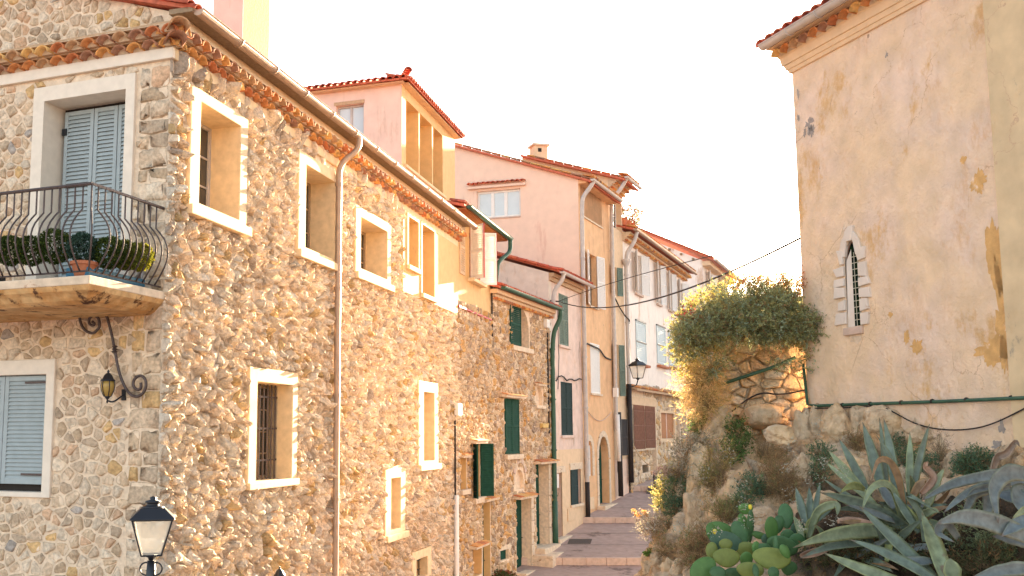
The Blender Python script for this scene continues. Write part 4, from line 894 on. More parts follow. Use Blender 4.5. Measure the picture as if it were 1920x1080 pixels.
pipe(root, [FF.W(.1, eF-.1, .85), FF.W(0, eF-.6, .6), FF.W(-.08, eF-1.1, .16), FF.W(-.08, eF-2.5, .14), FF.W(-.08, .1, .14)], .085, M['greyp'], collars=[FF.W(-.08, z, .14) for z in (8, 6, 4, 2)])
b = MB(); b.box(FF, -.2, .02, 1.55, 1.95, .05, .25); b.build('junction_box', M['white'], root, bevel=.01)
pipe(root, [FF.W(-.08, .8, .2), FF.W(-.0, -1.2, .2)], .09, M['white'], 'cable_duct'); pipe(root, [FF.W(.12, .9, .2), FF.W(.16, -2.7, .2)], .11, M['darkp'], 'lower_pipe')
# ------------------------------------------------------------------ HOUSE G
root = thing('long_pale_house', (pG[0], pG[1], -2.5), 'long pale pink house with pale shutters above a tile ledge and stone ground floor', 'house')
eG = G.uv(1230, 470, .2)[1]; g = dict(); zl = G.uv(1232, 737, .15)[1]
up = [G.R(1190, 1201, 478, 548), G.R(1230, 1237, 498, 567), G.R(1252, 1258, 514, 579), G.R(1270, 1278, 530, 589)]
ug = [G.R(1176, 1196, 764, 838), G.R(1198, 1216, 766, 836), (G.uv(1217, 800)[0], G.uv(1226, 800)[0], -3, G.uv(1220, 765)[1]), G.R(1235, 1260, 775, 822), (G.uv(1265, 800)[0], G.uv(1271, 800)[0], -3, G.uv(1268, 776)[1]), G.R(1199, 1211, 871, 886)]
ringwall(G, root, 0, G_len+.2, -6, eG, [rect(r) for r in up], 'pink_pale', .35) if False else None
b = MB(); b.wall(G, rect((0, G_len+.1, zl, eG)), [rect(r) for r in up], 0, .35); b.add([G.W(G_len+.1, zl, 0), G.W(G_len+.1, zl, -.6), G.W(G_len+.1, eG, -.6), G.W(G_len+.1, eG, 0)], [(0, 1, 2, 3)]); b.build('front_wall', M['pale_w'], root)
b = MB(); b.wall(G, rect((0, G_len+.1, -5, zl)), [rect(r) for r in ug], .1, .55); b.build('stone_ground_floor', M['mortar'], root)
GS = G.shift(0, .1); excl = [(r[0]-.08, r[1]+.08, r[2], r[3]+.1) for r in ug]+[(ug[0][0]-.1, ug[2][1]+.2, ug[0][3], ug[0][3]+.55)]
rubble(GS, root, lambda u, z: -2.6 < z < zl-.15, excl, 0, G_len, -2.6, zl-.1, .42, .24, .03, .04, PAL_C, M['stone_far'], 60, .3)
for r in up:
    casement(G, root, r, -.3, M['wood'], 'glass', 2, 3); wl_ = (r[1]-r[0])*.60
    louvre(G.flip(r[0]-.01, .03, R_(22)), root, wl_, r[2]-.05, r[3]+.05, M['white'], rails=1, slat=.08); louvre(G.sub(r[1]+.01, .03, R_(20)), root, wl_, r[2]-.05, r[3]+.05, M['white'], rails=1, slat=.08)
    sill(G, root, r[0]-.1, r[1]+.1, r[2]-.18, r[2]-.07, 0, .12, M['edge'])
for q in (G.R(1192, 1210, 605, 680), G.R(1231, 1247, 614, 683), G.R(1253, 1266, 625, 686)):
    mm = (q[0]+q[1])/2
    louvre(G.shift(q[0], .01), root, q[1]-q[0], q[2], q[3], M['pblue'], rails=1, slat=.09, st=.07); b = MB(); b.box(G, q[0]-.02, q[1]+.02, q[3], q[3]+.07, 0, .08); b.box(G, q[0]-.02, q[1]+.02, (q[2]+q[3])/2-.03, (q[2]+q[3])/2+.03, .05, .07); b.build('iron_bar', M['black'], root)
    b = MB(); b.box(G, q[0]-.1, q[1]+.1, q[2]-.2, q[2]-.08, 0, .22); b.build('window_box', M['terracotta'], root, bevel=.02)
genoise(G, root, 0, G_len+.3, eG-.5, 2, .25, .2, .2, 0, 1, 0, 1.1)
gutter(G, root, -.1, G_len+1, eG+.0, .62, .1, M['zinc'], 0); tile_row(G, root, 0, G_len+1, eG+.14, .4, .22, RTILE2, R_(-14), 'roof_tile')
W = G.W; b = MB(); b.slab([W(-.1, eG+.05, .55), W(G_len+1, eG+.05, .55), W(G_len+1, eG+1.3, -4), W(-.1, eG+1.3, -4)], .1); b.build('roof', M['roof_red'], root)
core(root, G, 0, G_len, -6, eG-.1, 8, None, -.6, 'pink_pale')
b = MB(); b.slab([W(0, zl+.22, 0), W(G_len+.2, zl+.22, 0), W(G_len+.2, zl+.02, .5), W(0, zl+.02, .5)], .1); b.build('tile_ledge', M['tile_bed'], root)
tile_row(G, root, .0, G_len+.2, zl+.10, .32, .24, RTILE2, R_(-20), 'ledge_tile', .95)
for r in ug[:2]:
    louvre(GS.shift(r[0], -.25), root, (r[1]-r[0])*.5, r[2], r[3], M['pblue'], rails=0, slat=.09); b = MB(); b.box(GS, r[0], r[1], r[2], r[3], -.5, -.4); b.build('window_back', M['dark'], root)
    bars(GS, root, (r[0]-.05, r[1]+.05, r[2]-.1, r[3]+.1), .22, 11, 3, M['rust'], .028, 'window_grille'); sill(GS, root, r[0]-.1, r[1]+.1, r[2]-.2, r[2]-.1, 0, .16, M['slabm'])
sill(GS, root, ug[0][0]-.05, ug[2][1]+.15, ug[0][3]+.12, ug[0][3]+.48, 0, .05, M['cream'], 'stone_lintel')
door(GS, root, ug[2], -.5, M['wood']); door(GS, root, ug[4], -.5, M['brown'])
r = ug[3]; surround(GS, root, (r[0]-.25, r[1]+.25, r[2]-.2, r[3]+.3), r, .04, .2, M['cream']); mm = (r[0]+r[1])/2
for a, e in ((r[0], mm-.06), (mm+.06, r[1])): b = MB(); b.box(GS, a, e, r[2], r[3], -.12, -.06); b.build('shutter', M['orangew'], root, bevel=.01)
b = MB(); b.box(GS, mm-.055, mm+.055, r[2], r[3], -.14, -.04); b.build('mullion', M['pink_pale'], root)
r = ug[5]; surround(GS, root, (r[0]-.3, r[1]+.3, r[2]-.25, r[3]+.25), r, .04, .3, M['slabm'], 'vent_surround'); b = MB(); b.box(GS, r[0], r[1], r[2], r[3], -.4, -.3); b.build('vent_back', M['dark'], root)
pipe(root, [G.W(.3, eG-.1, .6), G.W(.15, eG-.6, .5), G.W(-.12, eG-1.1, .2), G.W(-.15, eG-2, .17), G.W(-.15, 2.2, .17)], .09, M['greyp'], collars=[G.W(-.15, z, .17) for z in (7.2, 5, 3)])
pipe(root, [G.W(-.15, 2.2, .172), G.W(-.15, -2.2, .172)], .11, M['darkp'], 'pipe_shoe')
b = MB(); b.lathe(G.W(-.15, eG-1.5, .17), [(.1, -.25), (.2, .0), (.2, .08)], 10); b.build('rainwater_hopper', M['greyp'], root)
pipe(root, [G.W(G_len-.1, 5, .14), G.W(G_len-.1, 2.4, .14)], .07, M['greyp'])
b = MB(); pts = [FF.W(.2, 6.0, .1), FF.W(1, 5.6, .1), FF.W(1.9, 5.3, .1), G.W(-.3, 5.1, .3), G.W(.1, 5.0, .2)]; b.tube(pts, .03, 5); b.build('wall_cable', M['cable'], root)
b = MB(); b.tube([G.W(12.9-1.2*t, 2.9-t*.6+.25*math.sin(t*9), .2) for t in [i/8 for i in range(9)]], .03, 5); b.build('wall_cable', M['cable'], root)
# terrace on its near end with terracotta parapet
r = (0, 2.6); b = MB(); b.box(G, .1, 2.7, eG+.15, eG+.62, -.4, -.2); b.build('terrace_parapet', M['terracotta'], root)
# ------------------------------------------------------------------ HOUSE H
root = thing('far_pink_house', (H.p.x, H.p.y, -2), 'farthest pink house at the top of the street with white shutters, partly behind the bush', 'house')
eH = H.uv(1350, 507, .3)[1]; Hl = H.uv(1365, 545)[0]; GH = Fr(H.p, vpdir(-2600, True)); ug1, zg1 = GH.uv(1234, 455)
hh = [H.R(1327, 1333, 513, 560), H.R(1347, 1352, 525, 565)]; hh = [(a, max(c, a+.7), d, e) for a, c, d, e in hh]
ringwall(H, root, 0, Hl, -5, eH, [rect(r) for r in hh], 'pale_w', .3)
for r in hh:
    casement(H, root, r, -.25, M['white'], 'glass', 2, 2); louvre(H.flip(r[0], .03, R_(20)), root, .8, r[2], r[3], M['white'], slat=.1); louvre(H.sub(r[1], .03, R_(20)), root, .8, r[2], r[3], M['white'], slat=.1)
gs = (zg1-eH)/(-ug1); b = MB(); b.prism(GH, [(ug1-2, -5), (0, -5), (0, eH), (ug1-2, eH+gs*(-ug1+2))], -.3, 0); b.build('gable_wall', M['pale_w'], root)
W = H.W; gd = GH.d; Lr = -ug1+2; q0, q1 = W(-.35, eH+.05, .75), W(Hl+.3, eH+.05, .75); b = MB(); b.slab([q0, q1, back(q1, Lr+.75, (Lr+.75)*gs, gd), back(q0, Lr+.75, (Lr+.75)*gs, gd)], .16); b.build('roof', M['roof_red'], root)
for k in range(int(Lr/.45)+2): t = k*.45; put_tile(random.choice(RTILE), root, GH.W(.6-t, eH+.16+t*gs-.1*gs, .28), GH.ang+R_(90), math.atan(gs), 'verge_tile', 1)
gutter(H, root, -.35, Hl+.3, eH-.02, .85, .11, M['greyp'], 0); b = MB(); b.box(H, 0, Hl, eH-.35, eH-.06, 0, .5); b.build('eaves_board', M['cream'], root)
pipe(root, [H.W(Hl+.1, eH-.1, .85), H.W(Hl+.1, eH-.7, .5), H.W(Hl-.1, eH-1.4, .15), H.W(Hl-.1, 0, .15)], .1, M['greyp'])
core(root, H, .4, Hl, -5, eH-.1, 9, GH.d, -.5, 'pink_pale')
for k in range(14):
    b = MB(); u = -.6-k*.75; z = eH-.25+gs*(.6+k*.75); b.box(GH, u, u+.12, z, z+.12, 0, .22); b.build('purlin_end', M['wood'], root)
# low stone wall carrying on beyond the pale house
lw = Fr(pG2, (H.p-Vector(pG2)).normalized())
root = thing('garden_wall', (pG2[0], pG2[1], -2), 'rough rendered stone wall past the ground floor windows, running behind the bush', 'wall')
b = MB(); b.box(lw, .05, 14, -4, 3.0, -.4, .1); b.build('wall_body', M['mortar'], root)
rubble(lw.shift(0, .1), root, lambda u, z: True, [], .1, 9, -2.4, 2.9, .5, .3, .05, .03, PAL_C, M['stone_far'], 30, .3)

# ------------------------------------------------------------------ OLD BUILDING on the right
root = thing('old_rendered_building', (RW.p.x, RW.p.y, -.5), 'tall old building with peeling ochre and pink render and a lancet window, at the right', 'building')
lanc = RW.R(1590, 1616, 452, 612); lc = (lanc[0], lanc[1], lanc[2], lanc[3])
RL = 9.0; zc = RW.uv(1485, 135)[1]
lu = [RW.uv(1590, 610)[0], RW.uv(1617, 612)[0]]
z0_, z1_ = RW.uv(1603, 612)[1], RW.uv(1603, 450)[1]
def lancet(u0, u1, z0, z1, sp_=.36, n=6):
    pts = [(u0, z0), (u1, z0)]; c = (u0+u1)/2; h = (u1-u0)/2
    for i in range(n+1): t = i/n; pts.append((u1-h*(1-math.cos(t*math.pi/2)), z1-sp_+sp_*math.sin(t*math.pi/2)))
    for i in range(n, -1, -1):
        t = i/n
        if i < n: pts.append((u0+h*(1-math.cos(t*math.pi/2)), z1-sp_+sp_*math.sin(t*math.pi/2)))
    return pts
LN = lancet(lu[0], lu[1], z0_, z1_)
b = MB(); b.wall(RW, [(0, -2.5), (3.42, -2.5), (3.42, zc+.4), (0, zc+.4)], [LN], 0, .02)
W = RW.W; b.add([W(0, -2.5, 0), W(0, -2.5, -8), W(0, zc+.4, -8), W(0, zc+.4, 0)], [(0, 3, 2, 1)]); b.build('rendered_wall', M['church'], root)
b = MB(); b.box(RW, 3.40, RL, -2.5, zc+.4, -.3, .05); b.build('side_buttress', M['church2'], root)
core(root, RW, .35, RL, -2.5, zc+.35, 7.5, None, -.5)
# splayed stone reveal
b = MB(); n = len(LN); inner = [(u, z) for u, z in LN]; su = lu[0]+(lu[1]-lu[0])*.62; ins = lancet(lu[0]-.02, lu[1]+.02, z0_, z1_, .36)
b.add([W(u, z, .0) for u, z in LN]+[W(u, z, -.28) for u, z in LN], [(i, (i+1) % n, (i+1) % n+n, i+n) for i in range(n)]); b.build('window_reveal', M['white_pl'], root)
gs_ = lu[0]+(lu[1]-lu[0])*.34; b = MB(); b.add([RW.W(lu[0], z0_, -.003), RW.W(gs_, z0_, -.036), RW.W(gs_, z1_-.10, -.036), RW.W(lu[0]+.03, z1_-.26, -.003)], [(0, 1, 2, 3)]); b.build('splayed_jamb', M['white_pl'], root)
g_ = MB(); g_.prism(RW, LN, -.07, -.042); gl = g_.build('stained_pane', M['stained'], root)
ld = MB(); k = 0; z = z0_
while z < z1_-.2: ld.box(RW, lu[0], lu[1], z, z+.010, -.041, -.036); z += .085
for f_ in (.5, .75): u = lu[0]+(lu[1]-lu[0])*f_; ld.box(RW, u-.005, u+.005, z0_, z1_-.15, -.040, -.035)
ld.build('lead_came', M['lead'], gl)
fr_ = MB(); 
for i in range(n): fr_.tube([W(LN[i][0], LN[i][1], -.036), W(LN[(i+1) % n][0], LN[(i+1) % n][1], -.036)], .008, 4)
fr_.build('iron_frame', M['rust'], root)
pc = Vector(((lu[0]+lu[1])/2, (z0_+z1_)/2)); pp_ = []
for i in range(26): a = 2*math.pi*i/26; k = 1+random.uniform(-.10, .10); pp_.append((pc.x+math.cos(a)*.27*k, pc.y+.02+math.sin(a)*.80*k))
b = MB(); b.wall(RW, pp_, [LN], .004, .004); b.build('plaster_patch', M['rough_patch'], root)
# irregular dressed blocks round the lancet
blk = [((1569, 586), (1590, 610)), ((1572, 562), (1591, 584)), ((1568, 540), (1590, 560)), ((1567, 522), (1590, 539)), ((1568, 499), (1591, 520)), ((1575, 470), (1593, 497)), ((1617, 585), (1630, 610)), ((1616, 558), (1628, 584)), ((1616, 538), (1632, 557)), ((1614, 518), (1630, 537)), ((1612, 490), (1626, 517)), ((1608, 462), (1622, 489))]
for (x0, y0), (x1, y1) in blk:
    r = RW.R(x0, x1, y0, y1, .0); left = x1 < 1600
    if left: r = (r[0], lu[0]-.003, r[2], r[3])
    else: r = (lu[1]+.003, r[1], r[2], r[3])
    j = lambda: random.uniform(-.035, .035)
    b = MB()
    if left: pts = [(r[0]+j(), r[2]+.008), (r[1], r[2]+.008), (r[1], r[3]-.008), (r[0]+j(), r[3]-.008+j())]
    else: pts = [(r[0], r[2]+.008), (r[1]+j(), r[2]+.008+j()), (r[1]+j(), r[3]-.008), (r[0], r[3]-.008)]
    if y0 < 470 and not left: pts[0] = (pts[0][0], pts[0][1]); pts[3] = (lu[1]-.05, pts[3][1])
    b.prism(RW, pts, -.02, .028+random.uniform(0, .012)); b.build('stone_block', M['white_pl'], root, bevel=.008)
c = (lu[0]+lu[1])/2
b = MB(); b.prism(RW, [(c-.055, z1_+.0), (c+.055, z1_+.0), (c+.09, z1_+.2), (c-.09, z1_+.2)], -.02, .04); b.build('keystone', M['white_pl'], root, bevel=.01)
for s_ in (-1, 1):
    b = MB(); b.prism(RW, [(c+s_*.06, z1_+.15), (c+s_*.06, z1_+.0), (c+s_*.10, z1_-.20), (c+s_*.22, z1_-.20), (c+s_*.17, z1_+.0)][::(1 if s_ < 0 else -1)], -.02, .03); b.build('stone_block', M['white_pl'], root, bevel=.008)
b = MB(); b.box(RW, lu[0]-.06, lu[1]+.02, z0_-.11, z0_-.01, -.02, .04); b.build('brick_sill', M['edge'], root, bevel=.01)
def patch(px, py, rx, ry, m, name, n=40, seed=0, o=.003, rag=.35):
    c = RW.uv(px, py); sx = abs(RW.uv(px+rx, py)[0]-c[0]); sz = abs(RW.uv(px, py+ry)[1]-c[1]); pts = []
    for i in range(n):
        a = 2*math.pi*i/n; k = 1+rag*(mn_(math.cos(a)*1.6+seed*7, math.sin(a)*1.6)+.8*mn_(math.cos(a)*5+seed, math.sin(a)*5+3)); u = c[0]+math.cos(a)*sx*k; u = min(u, 3.385); pts.append((u, c[1]+math.sin(a)*sz*k))
    b = MB(); b.wall(RW, pts, [], o); b.build(name, m, root)
from mathutils import noise as mnn
mn_ = lambda a, c: mnn.noise(Vector((a, c, 1.7)))*1.5
ocr = mat('old_ochre_coat', (.62, .36, .14), var=.15, scale=4, bump=.6, bscale=20, dist=.02, stain=((.74, .56, .42), 5, .55, .7)); gcr = mat('bare_grey_mortar', (.34, .29, .26), var=.2, scale=5, bump=.6)
for k, (x, y, rx, ry) in enumerate(((1877, 190, 8, 70), (1874, 330, 14, 90), (1868, 480, 18, 60), (1880, 600, 14, 90), (1862, 655, 30, 26), (1835, 340, 14, 20), (1806, 300, 6, 8), (1720, 650, 10, 14), (1700, 632, 5, 12), (1670, 590, 4, 5))): patch(x, y, rx, ry, ocr, 'ochre_patch', n=70, seed=k, rag=.34)
for k, (x, y, rx, ry) in enumerate(((1517, 232, 9, 14), (1523, 246, 5, 12), (1509, 250, 3, 7), (1497, 178, 2, 8), (1497, 222, 2, 6), (1663, 103, 2, 4), (1880, 800, 5, 12), (1868, 835, 8, 8))): patch(x, y, rx, ry, gcr, 'bare_patch', n=20, seed=k+20, o=.0045, rag=.7)
# cornice, genoise, gutter, roof tiles
b = MB(); pf = [(zc-.02, .0), (zc-.02, .03), (zc+.03, .045), (zc+.035, .06), (zc+.10, .08), (zc+.105, .10), (zc+.22, .12), (zc+.24, .14)]; GU0 = RW.uv(1430, 100, .40)[0]
W = RW.W
for (za, oa), (zb_, ob) in zip(pf[:-1], pf[1:]): b.add([W(-oa, za, oa), W(RL, za, oa), W(RL, zb_, ob), W(-ob, zb_, ob), W(-oa, za, -3), W(-ob, zb_, -3)], [(0, 1, 2, 3), (4, 0, 3, 5)])
b.build('cornice', M['cream'], root)
genoise(RW, root, -.12, RL, zc+.24, 1, .205, .2, .13, 0, 0, .12, 1.05)
zg = zc+.40
gutter(RW, root, GU0, RL, zg, .40, .075, M['greyp'], .62)
b = MB(); b.box(RW, -.15, RL, zg-.05, zg+.02, 0, .32); b.build('eaves_board', M['cream'], root)
tile_row(RW, root, -.2, RL, zg+.07, .24, .205, RTILE, R_(-18), 'roof_tile'); b = MB(); b.slab([W(-.2, zg+.03, .34), W(RL, zg+.03, .34), W(RL, zg+2.2, -7), W(-.2, zg+2.2, -7)], .06); b.build('roof', M['roof_red'], root)
# green water pipe and slack black cable along the foot of the wall
zp = lambda x, y, o=.05: RW.uv(x, y, o)
pp = [RW.W(*zp(1506, 682), .05), RW.W(*zp(1514, 758), .05), RW.W(*zp(1530, 761), .05), RW.W(*zp(1760, 753), .05), RW.W(3.35, zp(1900, 747)[1], .06), RW.W(6, zp(1900, 747)[1], .12)]
pipe(root, pp, .021, M['greenp'], 'water_pipe', smooth=False)
for x in (1580, 1632, 1690, 1748, 1812, 1896):
    u, z = zp(x, 762-(x-1515)*.042); b = MB(); b.tube([RW.W(u-.012, z, .05), RW.W(u+.012, z, .05)], .028, 8); b.build('pipe_clip', M['darkp'], root)
cpts = [(1516, 765), (1560, 766), (1610, 763), (1655, 762), (1680, 775), (1710, 792), (1745, 803), (1785, 807), (1830, 804), (1870, 792), (1925, 764)]
b = MB(); b.tube(smooth_path([RW.W(*RW.uv(x, y, .07), .07) for x, y in cpts], 2), .009, 5); b.build('wall_cable', M['cable'], root, smooth=True)
# house inferred beyond the bush, added and sized so it shades the street
root = thing('street_end_house', (30, 73, -1), 'low pale house added at the street end behind the big bush, shading the street', 'house')
se = Fr((22.8, 74), (1, -.12)); hh = [(2, 3, 4, 5.6), (6, 7, 4, 5.6), (10, 11, 4, 5.6)]
ringwall(se, root, 0, 17, -5, 9.2, [rect(r) for r in hh], 'pink_pale', .3)
for r in hh: casement(se, root, r, -.25, M['white'], 'glass', 2, 3)
core(root, se, 0, 17, -5, 9.1, 8, None, -.5, 'pink_pale'); W = se.W; b = MB(); b.slab([W(-.3, 9.2, .4), W(17.3, 9.2, .4), W(17.3, 10.8, -4.5), W(-.3, 10.8, -4.5)], .15); b.slab([W(-.3, 10.8, -4.5), W(17.3, 10.8, -4.5), W(17.3, 9.2, -9), W(-.3, 9.2, -9)], .15); b.build('roof', M['roof_red'], root)

# ------------------------------------------------------------------ ROCK OUTCROP
from mathutils import noise as mn
from mathutils.bvhtree import BVHTree
CG = [[(1350, 760, 18), (1336, 780, 15.0), (1400, 812, 14.6), (1470, 815, 14.5), (1516, 790, 14.2), (1620, 768, 13.0), (1760, 792, 11.9), (1930, 832, 10.8)],
      [(1325, 810, 17), (1322, 815, 14.2), (1395, 838, 13.5), (1460, 845, 13.3), (1520, 820, 13.3), (1620, 830, 12.3), (1760, 850, 11.2), (1930, 872, 10.0)],
      [(1290, 880, 16), (1296, 880, 13.4), (1370, 880, 12.3), (1440, 885, 11.9), (1520, 890, 11.5), (1620, 900, 10.7), (1760, 920, 9.7), (1930, 930, 8.9)],
      [(1240, 960, 15.5), (1258, 980, 12.8), (1320, 980, 11.2), (1400, 975, 10.6), (1500, 985, 9.9), (1620, 995, 8.9), (1780, 1015, 8.1), (1950, 1025, 7.6)],
      [(1200, 1060, 15), (1208, 1080, 12.2), (1270, 1090, 10.3), (1380, 1095, 9.1), (1500, 1100, 8.3), (1620, 1110, 7.5), (1780, 1130, 6.9), (1990, 1140, 6.6)],
      [(1150, 1300, 14), (1150, 1350, 11.5), (1200, 1330, 9.5), (1300, 1280, 8), (1450, 1270, 7.1), (1600, 1270, 6.4), (1800, 1300, 5.8), (2100, 1320, 5.5)],
      [(1150, 1600, 14), (1130, 1700, 11.5), (1160, 1700, 9.4), (1250, 1700, 7.8), (1450, 1700, 6.9), (1600, 1700, 6.2), (1800, 1700, 5.6), (2100, 1700, 5.3)]]
CP = np.array([[list(at(*q)) for q in row] for row in CG])
def cr(p, t):
    n = len(p)-1; i = min(int(t), n-1); f = t-i
    a, b_, c, d = p[max(i-1, 0)], p[i], p[i+1], p[min(i+2, n)]
    return .5*((2*b_)+(-a+c)*f+(2*a-5*b_+4*c-d)*f*f+(-a+3*b_-3*c+d)*f**3)
NJ, NI = 230, 290
rows = []
for j in range(NJ):
    tj = (len(CG)-1)*j/(NJ-1); row = np.array([cr(CP[:, i], tj) for i in range(8)]); rows.append([cr(row, 7*i/(NI-1)) for i in range(NI)])
P = np.array(rows); nrm = np.cross(np.gradient(P, axis=1), np.gradient(P, axis=0)); nrm /= np.linalg.norm(nrm, axis=2, keepdims=True)+1e-9
if nrm[60, 60].dot(P[60, 60]) > 0: nrm = -nrm
b = MB()
for j in range(NJ):
    for i in range(NI):
        p = Vector(P[j, i]); d = mn.noise(p*.9)*.28+mn.noise(p*2.3+Vector((5, 0, 0)))*.16+(.12-abs(mn.noise(p*4.1)))*.16+mn.noise(p*9)*.04+(.2-abs(mn.noise(p*14)))*.035
        v = mn.voronoi(p*1.5)[0]; d -= max(0, .16-(v[1]-v[0]))*.8
        edge = min(1, j/6.)*1.0; b.v.append(tuple(p+Vector(nrm[j, i])*d*edge))
b.f = [(j*NI+i, (j+1)*NI+i, (j+1)*NI+i+1, j*NI+i+1) for j in range(NJ-1) for i in range(NI-1)]
b.c = []
for j in range(NJ):
    for i in range(NI):
        p = Vector(P[j, i]); u_, v_ = 7*i/(NI-1), (len(CG)-1)*j/(NJ-1); k = min(1, max(0, (u_-3.6)/.7))*min(1, max(0, (v_-1.75)/.6)); k = min(1, max(0, k*1.5+mn.noise(p*2.2)*.9-.1)) if k > 0 else 0
        crack = min(1, max(0, (.10-(lambda v: v[1]-v[0])(mn.voronoi(p*1.5)[0]))*9)); k = max(k, crack*.75); b.c.append((k, 0, 0))
rock = b.build('rock_outcrop', M['rock'], None, smooth=True, kind='structure', label='rough ochre limestone outcrop falling from the old building to the street')
BVH = BVHTree.FromPolygons([Vector(v) for v in b.v], b.f)
def hit(px, py, dflt=10):
    r = ray(px, py).normalized(); h = BVH.ray_cast(Vector((0, 0, 0)), r)
    return h[0] if h[0] is not None else at(px, py, dflt)
# filler mass so that the outcrop is solid from the side
def boulder(root, c, rx, ry, rz, m, name='boulder', seed=0, sub=4, rough=.26, ang=0):
    import bmesh
    bm = bmesh.new(); bmesh.ops.create_icosphere(bm, subdivisions=sub, radius=1); ca, sa = math.cos(ang), math.sin(ang)
    off = off_of(root) if root is not None else Vector((0, 0, 0))
    for v in bm.verts:
        q = v.co; k = 1+rough*mn.noise(q*1.3+Vector((seed*3.1, 0, 0)))*1.6+rough*.6*mn.noise(q*3.1+Vector((0, seed*1.7, 0)))+rough*.45*(.3-abs(mn.noise(q*5.3+Vector((seed, 0, 0)))))+rough*.2*mn.noise(q*12)
        q = Vector((q.x, q.y, q.z)); mxx = max(abs(q.x), abs(q.y), abs(q.z)); q = q*(.75+.25/mxx)*k
        x, y, z = q.x*rx, q.y*ry, q.z*rz; x, z = x*ca-z*sa, x*sa+z*ca
        v.co = Vector((x, y, z))
    me = bpy.data.meshes.new(name); bm.to_mesh(me); bm.free(); me.polygons.foreach_set('use_smooth', [True]*len(me.polygons)); me.materials.append(m)
    o = bpy.data.objects.new(name, me); C_.objects.link(o); o.location = Vector(c)-off
    if root is not None: o.parent = root
    return o
BL = [(1465, 815, 27, 17, 0), (1345, 800, 20, 42, -.5), (1308, 885, 20, 48, -.2), (1299, 967, 15, 42, .1), (1509, 810, 19, 40, 0), (1509, 878, 17, 26, 0), (1482, 926, 13, 25, .2), (1280, 930, 15, 26, -.2),
      (1215, 1066, 12, 14, 0), (1233, 1050, 12, 14, 0), (1251, 1068, 10, 18, 0), (1275, 1070, 16, 18, 0), (1571, 802, 27, 36, 0), (1610, 796, 17, 32, 0), (1652, 796, 34, 32, 0), (1535, 800, 16, 40, 0), (1589, 880, 33, 28, 0), (1790, 875, 17, 26, 0),
      (1405, 852, 16, 20, 0), (1437, 905, 20, 14, 0), (1380, 930, 14, 30, .3), (1425, 965, 25, 14, 0), (1335, 935, 16, 34, .2), (1725, 815, 26, 18, 0), (1545, 940, 22, 18, 0)]
MR = [mat('boulder_warm', (.68, .46, .26), var=.22, scale=3, bump=1, bscale=16, dist=.08, col2=(.74, .56, .38), stain=((.30, .20, .13), 3, .62, 1)), mat('boulder_grey', (.60, .42, .26), var=.25, scale=3, bump=1, bscale=16, dist=.08, col2=(.66, .50, .34), stain=((.24, .18, .14), 3, .6, 1))]
for k, (x, y, rx, ry, an) in enumerate(BL):
    c = hit(x, y); s_ = c.y/F; boulder(rock, c-ray(x, y).normalized()*-.02, rx*s_, min(rx, ry)*s_*1.0, ry*s_, MR[k % 2], seed=k, ang=an)
# dry stone wall between outcrop and bush
dwa, dwb = at(1337, 740, 14.75), at(1520, 740, 14.3); dw = Fr(dwa.xy, dwb.xy-dwa.xy); dl = (dwb.xy-dwa.xy).length
root = thing('dry_stone_wall', (dwa.x, dwa.y, .2), 'low dry stone wall of pale ochre stones under the big bush', 'wall')
zb_, zt_ = -.2, dw.uv(1420, 640)[1]
b = MB(); b.box(dw, .04, dl, zb_, zt_-.05, -.5, -.02); b.build('wall_fill', mat('earth_joint', (.56, .40, .26), var=.3, scale=6, bump=.8, dist=.04), root)
PAL_D = [(3, (.76, .60, .41)), (2, (.70, .52, .33)), (1, (.62, .43, .26)), (1.5, (.80, .68, .52))]
rubble(dw, root, lambda u, z: True, [], 0, dl, zb_+.1, zt_, .30, .13, .006, .055, PAL_D, M['stone_rough'], 300, .5, flat=.66, stretch=1.35, ck=.12, jit=.4, faceted=True)
for x, y, rx, ry in ((1429, 781, 38, 23), (1350, 758, 20, 12), (1498, 775, 16, 20), (1465, 790, 12, 8), (1440, 808, 10, 8), (1485, 742, 16, 8), (1402, 812, 9, 14), (1480, 806, 12, 9)):
    c = at(x, y, 14.35); s_ = c.y/F; boulder(root, c, rx*s_, rx*s_*.7, ry*s_, MR[0], 'stone', seed=x, sub=2)
b = MB(); b.tube(smooth_path([dw.W(*dw.uv(x, y, .18), .18) for x, y in ((1331, 802), (1369, 774), (1400, 749), (1429, 735), (1463, 741), (1511, 731))], 2), .012, 5)
o = b.build('garden_cable', M['cable'], None, smooth=True, label='thin black cable crossing the dry stone wall below the bush', cat='cable')
b = MB(); b.tube([dw.W(*dw.uv(x, y, .16), .16) for x, y in ((1337, 725), (1381, 711), (1448, 689), (1492, 670))], .026, 7)
o = b.build('garden_pipe', M['greenp'], None, smooth=True, label='green pipe running slantwise over the dry stone wall', cat='pipe')

